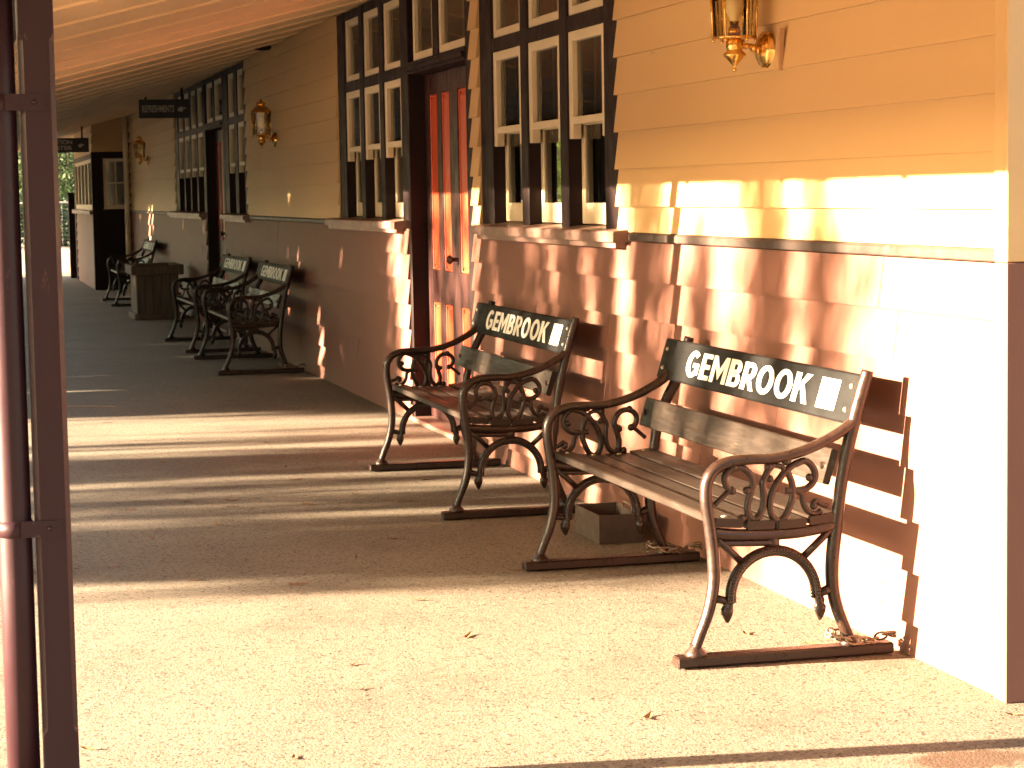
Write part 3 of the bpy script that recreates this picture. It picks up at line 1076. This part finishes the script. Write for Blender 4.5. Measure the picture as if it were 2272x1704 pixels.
foot_chain(-6.55 + HS, 'sunlit steel chain wrapped round the back foot of the nearest bench', 1)
foot_chain(-6.55 - HS, 'shaded steel chain round the far back foot of the nearest bench', 2)
foot_chain(-17.27 + HS, 'steel chain round a back foot of a shaded bench of the touching pair', 3)

# ---------------------------------------------------------------- tray under the near bench
t = MB()
x0, x1, y0, y1, h, w = -8.18, -7.85, -.265, -.09, .112, .006
t.box(x0, x1, y0, y1, .002, .008)
t.box(x0, x0 + w, y0, y1, .008, h); t.box(x1 - w, x1, y0, y1, .008, h)
t.box(x0 + w, x1 - w, y0, y0 + w, .008, h - .001); t.box(x0 + w, x1 - w, y1 - w, y1, .008, h - .001)
T = empty('metal_box', ((x0 + x1) / 2, (y0 + y1) / 2, 0))
o = t.build('tray', M['tray'], T); o.location = -T.location
hd = MB(); hd.tube([(x0 + .09, y1 - .003, .10), (x0 + .10, y1 - .004, .128), (x0 + .20, y1 - .004, .128), (x0 + .21, y1 - .003, .10)], .004, 8)
o = hd.build('handle', M['steel'], T); o.location = -T.location
tag(T, 'open dark metal box lying on the ground under the nearest bench', 'box')

# ---------------------------------------------------------------- planter
Pn = empty('planter', (-24.75, -.40, 0))
tag(Pn, 'square timber planter tub with thick rim and plinth before the far window', 'planter')
b = MB()
for k in range(5):
    ya = -.235 + k * .094
    b.box(.37, .40, ya + .002, ya + .092, .07, .50, 0, .004)
    b.box(-.40, -.37, ya + .002, ya + .092, .07, .50, 0, .004)
for k in range(8):
    xa = -.37 + k * .0925
    b.box(xa + .002, xa + .090, -.235, -.205, .07, .50, 0, .004)
    b.box(xa + .002, xa + .090, .205, .235, .07, .50, 0, .004)
b.build('tub', M['planter'], Pn)
b = MB()
b.box(.36, .45, -.29, .29, .50, .61, 0, .01); b.box(-.45, -.36, -.29, .29, .50, .61, 0, .01)
b.box(-.36, .36, -.29, -.20, .502, .608, 0, .01); b.box(-.36, .36, .20, .29, .502, .608, 0, .01)
b.build('rim', M['planter'], Pn)
b = MB(); b.box(-.43, .43, -.265, .265, .003, .07, 0, .008)
b.build('plinth', M['planter'], Pn)
b = MB(); b.box(-.36, .36, -.2, .2, .45, .56)
b.build('soil', M['soil'], Pn)

# ---------------------------------------------------------------- lamps
def make_lamp():
    root = empty('wall_lamp')
    # local: origin on the wall at the middle of the back plate, -y is out
    p = MB()
    p.lathe([(.060, .012), (.060, -.004), (.052, -.012), (.044, -.014), (.036, -.022), (.020, -.026), (.012, -.030)], (0, 0, 0), 24, 0, 'y')
    p.build('back_plate', M['brass'], root)
    CY = -.105
    a = MB()
    a.tube(spline([(0, -.024, 0), (0, -.045, .012), (0, -.07, .012), (0, CY + .02, .016)], 5), .0085, 10)
    a.ball((0, -.038, .006), .014); a.ball((0, -.062, .012), .011)
    a.build('arm', M['brass'], root)
    f = MB()
    zb, zt = .040, .222
    R0 = .078; R1 = .070
    ph = math.radians(15)
    cs = lambda k, r: (r * math.cos(ph + k * math.pi / 3), CY + r * math.sin(ph + k * math.pi / 3))
    for k in range(6):
        x0_, y0_ = cs(k, R1); x1_, y1_ = cs(k, R0)
        f.tube([(x0_, y0_, zb - .008), (x1_, y1_, zt + .004)], .0042, 6)
        x2_, y2_ = cs(k + 1, R1); x3_, y3_ = cs(k + 1, R0)
        f.tube([(x0_, y0_, zb), (x2_, y2_, zb)], .0045, 6)
        f.tube([(x1_, y1_, zt), (x3_, y3_, zt)], .0045, 6)
        f.ball((x0_, y0_, zb - .010), .006, 8)
    f.lathe([(.066, -.004), (.068, .0), (.060, .004)], (0, CY, zb - .001), 6, 0, 'z', False, ph)
    f.build('lantern_frame', M['brass'], root)
    g_ = MB()
    for k in range(6):
        x0_, y0_ = cs(k, R1 - .002); x1_, y1_ = cs(k, R0 - .002); x2_, y2_ = cs(k + 1, R1 - .002); x3_, y3_ = cs(k + 1, R0 - .002)
        g_.quad((x0_, y0_, zb + .004), (x2_, y2_, zb + .004), (x3_, y3_, zt - .002), (x1_, y1_, zt - .002))
    g_.build('glass', M['lampglass'], root)
    c = MB()
    c.lathe([(.088, 0), (.084, .008), (.060, .034), (.036, .052), (.030, .060), (.040, .066), (.036, .078), (.014, .090), (.006, .108)], (0, CY, zt + .004), 6, 0, 'z', False, ph)
    c.build('cap', M['brass'], root)
    b_ = MB()
    b_.lathe([(.014, 0), (.014, .022), (.020, .034), (.030, .062), (.029, .082), (.018, .100), (.004, .106)], (0, CY, zb + .034), 16)
    b_.build('bulb', M['bulb'], root)
    h = MB(); h.lathe([(.022, 0), (.020, .03), (.015, .034), (.015, .05)], (0, CY, zb + .003), 12)
    h.build('bulb_holder', M['brass'], root)
    d_ = MB()
    d_.lathe([(.003, -.072), (.0065, -.067), (.0065, -.062), (.003, -.057), (.008, -.050), (.022, -.034), (.036, -.020), (.038, -.014), (.024, -.002), (.026, .003), (.028, .008), (.028, .028), (.022, .036)], (0, CY, 0), 20)
    d_.build('finial', M['brass'], root)
    return root
lamp0 = make_lamp()
for k, (lx, lz, lab) in enumerate(((-6.755, 1.803, 'brass wall lantern on the sunniest cream boards nearest the camera, cut by the picture top'),
                                   (-17.85, 1.815, 'brass wall lantern with yellow glass between the two window groups'),
                                   (-29.55, 1.86, 'farthest small wall lantern beside the far inner corner'))):
    o = lamp0 if k == 0 else copy_tree(lamp0)
    o.location = (lx, -.004, lz)
    tag(o, lab, 'wall lamp', 'brass lanterns along the wall')
w = MB()
w.v = [(-.014, 0, .135), (.014, 0, .135), (.002, 0, 0), (-.002, 0, 0), (-.014, -.016, .135), (.014, -.016, .135), (.002, -.014, 0), (-.002, -.014, 0)]
for f in ((0, 1, 2, 3), (7, 6, 5, 4), (0, 4, 5, 1), (1, 5, 6, 2), (2, 6, 7, 3), (3, 7, 4, 0)): w.face(list(f))
o = w.build('wooden_wedge', M['wood']); o.location = (-6.615, .004, 1.728)
tag(o, 'thin tapered wooden wedge on cream boards beside the near lantern', 'wedge')

# ---------------------------------------------------------------- hanging signs
def hand_mesh(parent, x, z, s, y):
    h = MB()
    def bx(a, b, c, d): h.box(x + a * s, x + b * s, y - .002, y + .0005, z + c * s, z + d * s)
    bx(0, .22, .12, .72); bx(.24, .75, .05, .75); bx(.75, 1.45, .52, .75); bx(.45, .8, .75, .92)
    bx(.75, .95, .34, .50); bx(.75, .92, .19, .33); bx(.75, .88, .05, .18)
    return h
def hang_sign(name, x, y0, y1, z0, z1, lines, label, hand=True):
    root = empty(name, (x, (y0 + y1) / 2, z1))
    w_ = y1 - y0; hh = z1 - z0
    # local x' = along sign from outer to wall end, face towards +X world: rotate +90 deg about z
    root.rotation_euler.z = math.radians(90)
    b_ = MB(); b_.box(-w_ / 2, w_ / 2, -.015, .015, -hh, 0, 0, .004)
    bo = b_.build('sign_board', M['sign'], root)
    for xx in (-w_ * .36, w_ * .36):
        s_ = MB(); s_.box(xx - .012, xx + .012, -.004, .004, 0, max(.01, ceil_z((y0 + y1) / 2 + xx) - z1 + .004))
        s_.build('hanger', M['dark'], root)
    lh = hh * (.38 if len(lines) == 1 else .30)
    for k, (tx, x0_, wd) in enumerate(lines):
        zz = -hh * .5 - lh / 2 if len(lines) == 1 else (-hh * .14 - lh - k * (lh + hh * .10))
        mt = Matrix(((1, 0, 0, -w_ / 2 + x0_ * w_), (0, 0, -1, -.0158), (0, 1, 0, zz), (0, 0, 0, 1)))
        text_mesh('lettering', tx, M['signlet'], bo, lh, wd * w_, .002, mt, .0006)
    if hand:
        s_ = lh * 1.0 if len(lines) == 1 else lh * 1.2
        hand_mesh(None, -w_ / 2 + .77 * w_, -hh * .5 - s_ * .45, s_ * .8, -.0155).build('pointing_hand', M['signlet'], bo)
    tag(root, label, 'sign', 'hanging platform signs')
hang_sign('hanging_sign', -24.0, -.575, .0 - .03, 2.222, 2.425, [('REFRESHMENTS', .06, .64)], 'black hanging sign lettered REFRESHMENTS over the far doorway')
hang_sign('hanging_sign', -31.5, -1.30, -.655, 2.022, 2.225, [('STATION', .08, .56), ('MASTER', .08, .56)], 'black hanging sign lettered STATION MASTER beside the far bay')

# a small dark fitting where ceiling meets wall
o = MB(); o.lathe([(.075, 0), (.075, -.02), (.06, -.035), (.02, -.04)], (0, 0, 0), 18)
o = o.build('ceiling_fitting', M['dark']); o.location = (-17.6, -.12, ceil_z(-.12) + .01)
tag(o, 'small round dark fitting on the ceiling above the second lantern', 'ceiling fitting')

# ---------------------------------------------------------------- far end: gate post, fence, shrubs
o = MB(); o.box(-.06, .06, -.07, .07, 0, 1.44, 0, .008); o.box(-.075, .075, -.085, .085, 1.44, 1.475, 0, .01)
o = o.build('gate_post', M['dark']); o.location = (-38.2, -.55, 0)
tag(o, 'dark timber gate post just beyond the far bay', 'post')
F = empty('wire_fence', (-62, 0, 0))
tag(F, 'steel post and wire mesh fence across the end of the yard', 'fence')
for k in range(9):
    p = MB(); p.tube([(0, -8 + k * 2.4, -.1), (0, -8 + k * 2.4, 1.32)], .03, 8)
    p.build('fence_post', M['rail_steel'], F)
p = MB(); p.tube([(0, -8, 1.28), (0, 11.2, 1.28)], .024, 8); p.build('fence_rail', M['rail_steel'], F)
p = MB()
for k in range(100):
    yy = -8 + k * .192
    p.tube([(.0, yy, 0), (.0, yy, 1.27)], .002, 4, cap=False)
for k in range(12): p.tube([(.004, -8, .05 + k * .105), (.004, 11.2, .05 + k * .105)], .002, 4, cap=False)
p.build('wire_mesh', M['rail_steel'], F)

# ================================================================== trees
def leaf_quad(mb, c, L, W, d, up):
    """lens shaped leaf: hanging along d"""
    d = d.normalized(); s = d.cross(up)
    if s.length < 1e-4: s = d.orthogonal()
    s.normalize()
    i = len(mb.v)
    mb.v += [tuple(c - d * L / 2), tuple(c + s * W / 2 + d * L * .05), tuple(c + d * L / 2), tuple(c - s * W / 2 + d * L * .05)]
    mb.face([i, i + 1, i + 2, i + 3])

def vn(x, z, sx, sz, seed):
    return .5 + .75 * noise.noise(Vector((x / sx, z / sz, seed)))

def edge(Z):
    pts = [(-9, -8.7), (-2.0, -8.7), (-1.3, -8.05), (-.65, -7.5), (0, -6.93), (.5, -6.4), (.8, -6.02), (.88, -5.9), (1.0, -5.74), (1.13, -5.70), (1.2, -5.82), (3, -5.9)]
    for (a, xa), (b, xb) in zip(pts, pts[1:]):
        if a <= Z <= b: return xa + (xb - xa) * (Z - a) / (b - a)
    return pts[-1][1]

def od(X, Z):
    """how leafy the trees are along the sun ray that meets the wall at X, Z"""
    if Z > 1.5: return 1.5 if X < -7 else .0
    e = edge(Z)
    if X > e: return 0.0
    if Z < -1.5: return 4.0 if X > -13.45 else (0.0 if X < -39.2 else 8.0)  # low leaves added to shade the ground before the trees
    st = vn(X + .28 * Z, Z, .23, .75, 3.1)
    st3 = noise.noise(Vector(((X - .35 * Z) / .10, Z / .30, 17.0)))
    st2 = vn(X, Z, .55, .9, 9.7)
    if X > -13.45:
        # a leaning limb that throws the broad dark band before the second bench
        if -.62 < Z < .03 and 0 < X - (-11.38 - 1.09 * Z) < .46: return 7.0
        if Z > 1.12 and X > -8.4: base = 1.9 if X < -6.25 else .4
        elif Z < -.02:
            if X > -8.35: return 7.0 if X < e - .30 else (.9 if st > .45 else 1.8)
            elif X > -8.8: base = 3.0
            elif X > -11.0: base = 1.6
            elif X > -11.85: base = .9
            else: return .02 if Z < -.12 else .30 * st
        else:
            if X > e - .45: base = .25 + 2.0 * (e - X) / .45
            elif X > -8.4: base = 2.8
            elif X > -10.9: base = 3.2 if Z < 1.1 else 1.9
            elif X > -12.62: base = .9 + (1.1 if Z > 1.1 else 0)
            else: base = .5 + 3.0 * max(0, min(1, (-12.75 - X) / .45)) + (.7 if Z > .5 else 0)
        return max(.38 if Z < -.02 else 0.0, base * ((st - .42) * 3.4 + st2 * 1.0 + st3 * 1.1))
    # far side: dense, with a few gaps
    for (gx, gw, z0, z1, d) in ((-15.85, .15, -.1, .55, .5), (-14.95, .07, 0, .4, 1.6), (-14.9, .06, .75, 1.1, 1.6), (-29.75, .14, .55, 1.38, .3), (-29.25, .11, .85, 1.38, .4), (-31.3, .12, .9, 1.38, .8)):
        if abs(X - gx) < gw and z0 < Z < z1: return d
    if X < -39.2: return 0.0
    return 9.0

def tree(x0, x1, trunk_x, label, seed, y0, y1, mat, big=False, extra=4500):
    r = random.Random(seed)
    root = empty('tree', (trunk_x, -(y0 + y1) / 2, -.9))
    off = Vector(root.location)
    mb = MB()
    area_leaf = (.11 * .036 * .5) if not big else (.22 * .10 * .5)
    tot = (x1 - x0) * 4.9
    n_try = int(tot * (7.0 if not big else 9.0) / area_leaf * 1.7)
    cl_n = 9
    mx = 7.0 if not big else 9.0
    for _ in range(int(n_try / cl_n)):
        X = r.uniform(x0, x1); Z = r.uniform(-3.4, 1.5)
        if r.random() > od(X, Z) / mx: continue
        d_ = r.uniform(y0, y1)
        c = Vector((X - d_ * TAZ, -d_, Z + d_ * TDROP))
        if c.z < -.85: continue
        for q in range(cl_n):
            p = c + Vector((r.gauss(0, .03), r.gauss(0, .06), r.gauss(0, .17 if not big else .08)))
            dd = Vector((r.gauss(0, .35), r.gauss(0, .35), -1))
            up = Vector((r.gauss(0, .35), 1, r.gauss(0, .3)))
            if big: leaf_quad(mb, p - off, r.uniform(.16, .28), r.uniform(.08, .12), dd, up)
            else: leaf_quad(mb, p - off, r.uniform(.08, .15), r.uniform(.026, .046), dd, up)
    # upper crown, added to block sky above the rays that pass under the eave
    for _ in range(extra):
        d_ = r.uniform(y0 - .5, y1 + .5)
        a = r.uniform(0, 6.28); rr = math.sqrt(r.random())
        xm, hw = (x0 + x1) / 2, (x1 - x0) / 2
        cx = xm + hw * .95 * rr * math.cos(a)
        c = Vector((cx - d_ * TAZ, -d_, 1.9 + d_ * TDROP + r.random() ** 1.2 * (5.0 if big else 9.0) * (1 - .6 * rr * rr)))
        for q in range(9):
            p = c + Vector((r.gauss(0, .10), r.gauss(0, .12), r.gauss(0, .12)))
            dd = Vector((r.gauss(0, .6), r.gauss(0, .6), -1))
            up = Vector((r.gauss(0, .5), 1, r.gauss(0, .4)))
            leaf_quad(mb, p - off, r.uniform(.16, .30), r.uniform(.06, .11), dd, up)
    mb.build('crown', mat, root)
    tk = MB()
    H = 3.6
    pts = [(0, 0, 0), (.05, .03, 1.0), (.0, .08, 1.9), (.06, .05, 2.8), (.02, .0, H)]
    tk.tube(spline(pts, 4), [.17 - .12 * k / 16 for k in range(17)], 10)
    for k in range(7):
        a = r.uniform(0, 6.28); z = r.uniform(2.4, H)
        l = r.uniform(.7, 1.3)
        tk.tube(spline([(0, 0, z), (math.cos(a) * l * .5, math.sin(a) * l * .3, z + l * .4), (math.cos(a) * l, math.sin(a) * l * .5, z + l * .75)], 4), [.05 - .035 * j / 8 for j in range(9)], 6)
    tk.build('trunk', M['bark'], root)
    tag(root, label, 'tree', 'trees across the track')
    return root

tree(-9.6, -5.6, -10.6, 'small weeping gum tree across the track, opposite the nearest bench', 11, 15.0, 19.0, M['leaf'])
tree(-13.5, -9.6, -13.2, 'sparse weeping gum tree across the track, opposite the red door', 12, 15.0, 20.0, M['leaf'])
tree(-5.6, 1.5, -2.4, 'tall unseen gum tree across the track, added to block sky above the evening sun', 13, 11.5, 14.5, M['leaf'], False, 5400)  # unseen crown added to block sky above the sun rays
tree(1.5, 9.5, 4.4, 'tall unseen gum tree across the track, added to block sky at the near end of the platform', 14, 11.5, 14.5, M['leaf'], False, 5400)  # another unseen crown added against the open sky
tree(9.5, 18.0, 13.0, 'tall unseen gum tree across the track, added to cut sky light on the foreground post', 16, 11.5, 14.5, M['leaf'], False, 5400)  # unseen tree added to cut sky light on the foreground post
ends = [-13.5, -19.0, -25.0, -31.0, -39.4]
tl = ['dense leafy tree across the track, opposite the shaded bench pair', 'dense leafy tree across the track, opposite the far doorway',
      'dense leafy tree across the track, opposite the planter', 'dense leafy tree across the track, opposite the far bay']
for k in range(4):
    tree(ends[k + 1], ends[k], (ends[k] + ends[k + 1]) / 2 - 1.4, tl[k], 20 + k, 12.0, 15.0, M['leaf_dark'], True, 1500)

def bush(name, x, y, z, rx, ry, rz, n, label, cat, seed, mat, trunk=True, grp=None):
    r = random.Random(seed)
    root = empty(name, (x, y, 0))
    mb = MB()
    for _ in range(n):
        while True:
            p = Vector((r.uniform(-1, 1), r.uniform(-1, 1), r.uniform(-1, 1)))
            if p.length < 1: break
        lump = noise.noise(p * 2.1 + Vector((seed, 0, 0)))
        if lump < -.12: continue
        p = Vector((p.x * rx, p.y * ry, p.z * rz + z))
        for q in range(5):
            pp = p + Vector((r.gauss(0, .12), r.gauss(0, .12), r.gauss(0, .12)))
            leaf_quad(mb, pp, r.uniform(.14, .26), r.uniform(.06, .10), Vector((r.gauss(0, 1), r.gauss(0, 1), r.gauss(-.5, .6))), Vector((r.gauss(0, 1), r.gauss(0, 1), 1)))
    mb.build('crown', mat, root)
    t = MB()
    t.tube(spline([(0, 0, 0), (.08, .05, z * .5), (0, .1, z)], 4), [.16 - .012 * j for j in range(9)], 8)
    for k in range(5):
        a = r.uniform(0, 6.28)
        t.tube([(0, .05, z * .5), (math.cos(a) * rx * .5, math.sin(a) * ry * .5, z + rz * .3)], [.06, .02], 6)
    t.build('trunk', M['bark'], root)
    tag(root, label, cat, grp)
bush('tree', -72, 1.2, 2.3, 3.0, 3.6, 2.6, 5500, 'green leafy tree standing behind the wire fence at the far end', 'tree', 5, M['leaf_dark'])
bush('tree', -78, -4.5, 3.2, 3.4, 3.6, 3.0, 1500, 'taller tree behind the fence, left of the green leafy one', 'tree', 6, M['leaf_dark'])
bush('tree', -66, -9.5, 3.2, 4.5, 2.5, 3.4, 3600, 'large unseen tree across the track before the fence, added to shade the far trees', 'tree', 31, M['leaf_dark'])  # unseen tree added to shade the trees behind the fence
bush('tree', -76, -10.5, 3.8, 5.5, 3, 4.0, 3600, 'large unseen tree across the track beyond the fence, added to shade the far trees', 'tree', 32, M['leaf_dark'])  # second unseen tree added to cast shade on the far trees
bush('tree', -80, 6.5, 3.2, 3.6, 3.6, 3.2, 1300, 'tree behind the fence, hidden by the far end of the station', 'tree', 8, M['leaf_dark'])
bush('tree', -92, 3.0, 4.2, 4.0, 9.0, 4.6, 5200, 'broad dark tree mass far behind the wire fence', 'tree', 51, M['leaf_dark'])
bush('shrub', -65.5, .6, .75, 1.4, 3.2, .8, 1300, 'low dark shrub growing along the wire fence', 'shrub', 9, M['leaf_dark'])
bush('tree', -57, -15.0, 2.0, 6.5, 1.4, 2.9, 1300, 'sunlit tree with brightened leaves across the track beyond the platform end', 'tree', 15, M['leaf_bright'])

bush('tree', 24, -5.0, 4.0, 3.0, 5.0, 4.0, 3600, 'large unseen tree beyond the near end of the verandah, added to darken the post', 'tree', 41, M['leaf_dark'])  # unseen tree added to darken the foreground post
bush('tree', 22, 4.5, 4.0, 3.0, 5.0, 4.0, 3600, 'large unseen tree behind the near end of the platform, added to cut sky light', 'tree', 42, M['leaf_dark'])  # unseen tree added to screen off sky at the near end
# ---------------------------------------------------------------- fallen leaves
def leaf_mesh(seed):
    r = random.Random(seed)
    mb = MB()
    L, W = r.uniform(.05, .075), r.uniform(.014, .022)
    n = 6
    i = 0
    for k in range(n + 1):
        t = k / n; x = (t - .5) * L
        w_ = W * .5 * math.sin(math.pi * min(.98, max(.03, t)) ** .8)
        z = .001 + .005 * (2 * t - 1) ** 2 * r.uniform(.6, 1.2)
        mb.v += [(x, -w_, z + .002), (x, 0, z), (x, w_, z + .003)]
    for k in range(n):
        a = 3 * k
        mb.face([a, a + 3, a + 4, a + 1], 0, True); mb.face([a + 1, a + 4, a + 5, a + 2], 0, True)
    me = bpy.data.meshes.new('fallen_leaf')
    me.from_pydata(mb.v, [], mb.f); me.materials.append(M['dryleaf'])
    return me
LP = [(-8.67, -2.17), (-8.61, -1.89), (-8.0, -2.08), (-9.46, -1.91), (-9.61, -1.65), (-9.58, -1.45), (-9.4, -1.48), (-10.02, -1.56), (-10.19, -1.07),
      (-11.12, -1.61), (-14.31, -0.87), (-11.79, -0.98), (-9.33, -1.15), (-9.59, -0.9), (-8.29, -1.27), (-8.27, -0.99), (-7.9, -1.2), (-7.61, -1.83),
      (-7.4, -1.5), (-10.71, -1.04), (-13.26, -1.75), (-6.06, -1.55), (-5.75, -1.58), (-5.2, -0.94), (-5.33, -2.34), (-5.09, -1.87), (-6.35, -1.14),
      (-6.97, -1.16), (-7.99, -0.66), (-9.95, -0.48), (-9.27, -0.72), (-8.5, -0.62), (-7.42, -0.71), (-7.23, -0.64), (-10.37, -0.4),
      (-6.1, -.33), (-5.9, -.2), (-4.93, -.05), (-10.6, -.9), (-8.9, -1.6)]
lms = [leaf_mesh(k) for k in range(6)]
for k, (x, y) in enumerate(LP):
    o = bpy.data.objects.new('fallen_leaf', lms[k % 6])
    COL.objects.link(o)
    s = rnd.uniform(.65, 1.1)
    o.scale = (s, s, s)
    o.location = (x, y, .0)
    o.rotation_euler = (rnd.uniform(-.1, .1), rnd.uniform(-.03, .03), rnd.uniform(0, 6.28))
    tag(o, 'small curled dry leaf lying on the platform paving', 'leaf', 'dry leaves scattered on the platform')
o = MB()
o.tube(spline([(-14.4, -1.98, .006), (-14.3, -1.8, .008), (-14.2, -1.62, .007)], 5), .0025, 6)
o = o.build('twig', M['wood'])
tag(o, 'pale thin twig on the shaded paving before the bench pair', 'twig')

# ================================================================== light
W = bpy.data.worlds.new('World')
S.world = W
W.use_nodes = True
nt = W.node_tree
bg = nt.nodes['Background']
sky = nt.nodes.new('ShaderNodeTexSky')
sky.sky_type = 'NISHITA'
sky.sun_disc = False
sky.sun_elevation = ELEV
sky.sun_rotation = math.pi + AZ
sky.air_density = 1.2
sky.dust_density = 4.0
nt.links.new(sky.outputs[0], bg.inputs[0])
bg.inputs[1].default_value = .05
sun = bpy.data.lights.new('sun', 'SUN')
sun.energy = 5
sun.angle = math.radians(.5)
sun.color = (1.0, .75, .50)
so = bpy.data.objects.new('sun', sun)
COL.objects.link(so)
D = Vector((math.sin(AZ), math.cos(AZ), -math.tan(ELEV)))
so.rotation_euler = D.to_track_quat('-Z', 'Y').to_euler()

# ================================================================== camera
cam = bpy.data.cameras.new('camera')
cam.sensor_width = 36
cam.lens = 4799.49 / 2272 * 36
cam.clip_end = 2000
cam.dof.use_dof = True
cam.dof.focus_distance = 7.2
cam.dof.aperture_fstop = 16
co = bpy.data.objects.new('camera', cam)
COL.objects.link(co)
r_ = Vector((0.25149251, 0.96770765, -0.01712935)); u_ = Vector((-0.08116877, 0.03872375, 0.99594784)); f_ = Vector((-0.96444966, 0.24908305, -0.08828637))
mw = Matrix(((r_.x, u_.x, -f_.x, 0), (r_.y, u_.y, -f_.y, -2.62753), (r_.z, u_.z, -f_.z, 1.35), (0, 0, 0, 1)))
co.matrix_world = mw
S.camera = co

S.view_settings.view_transform = 'Standard'
S.view_settings.look = 'None'
S.view_settings.exposure = 4.35
S.view_settings.gamma = 1
S.cycles.use_denoising = True
S.cycles.max_bounces = 10
S.cycles.diffuse_bounces = 6
S.cycles.transparent_max_bounces = 16
S.cycles.sample_clamp_indirect = 8
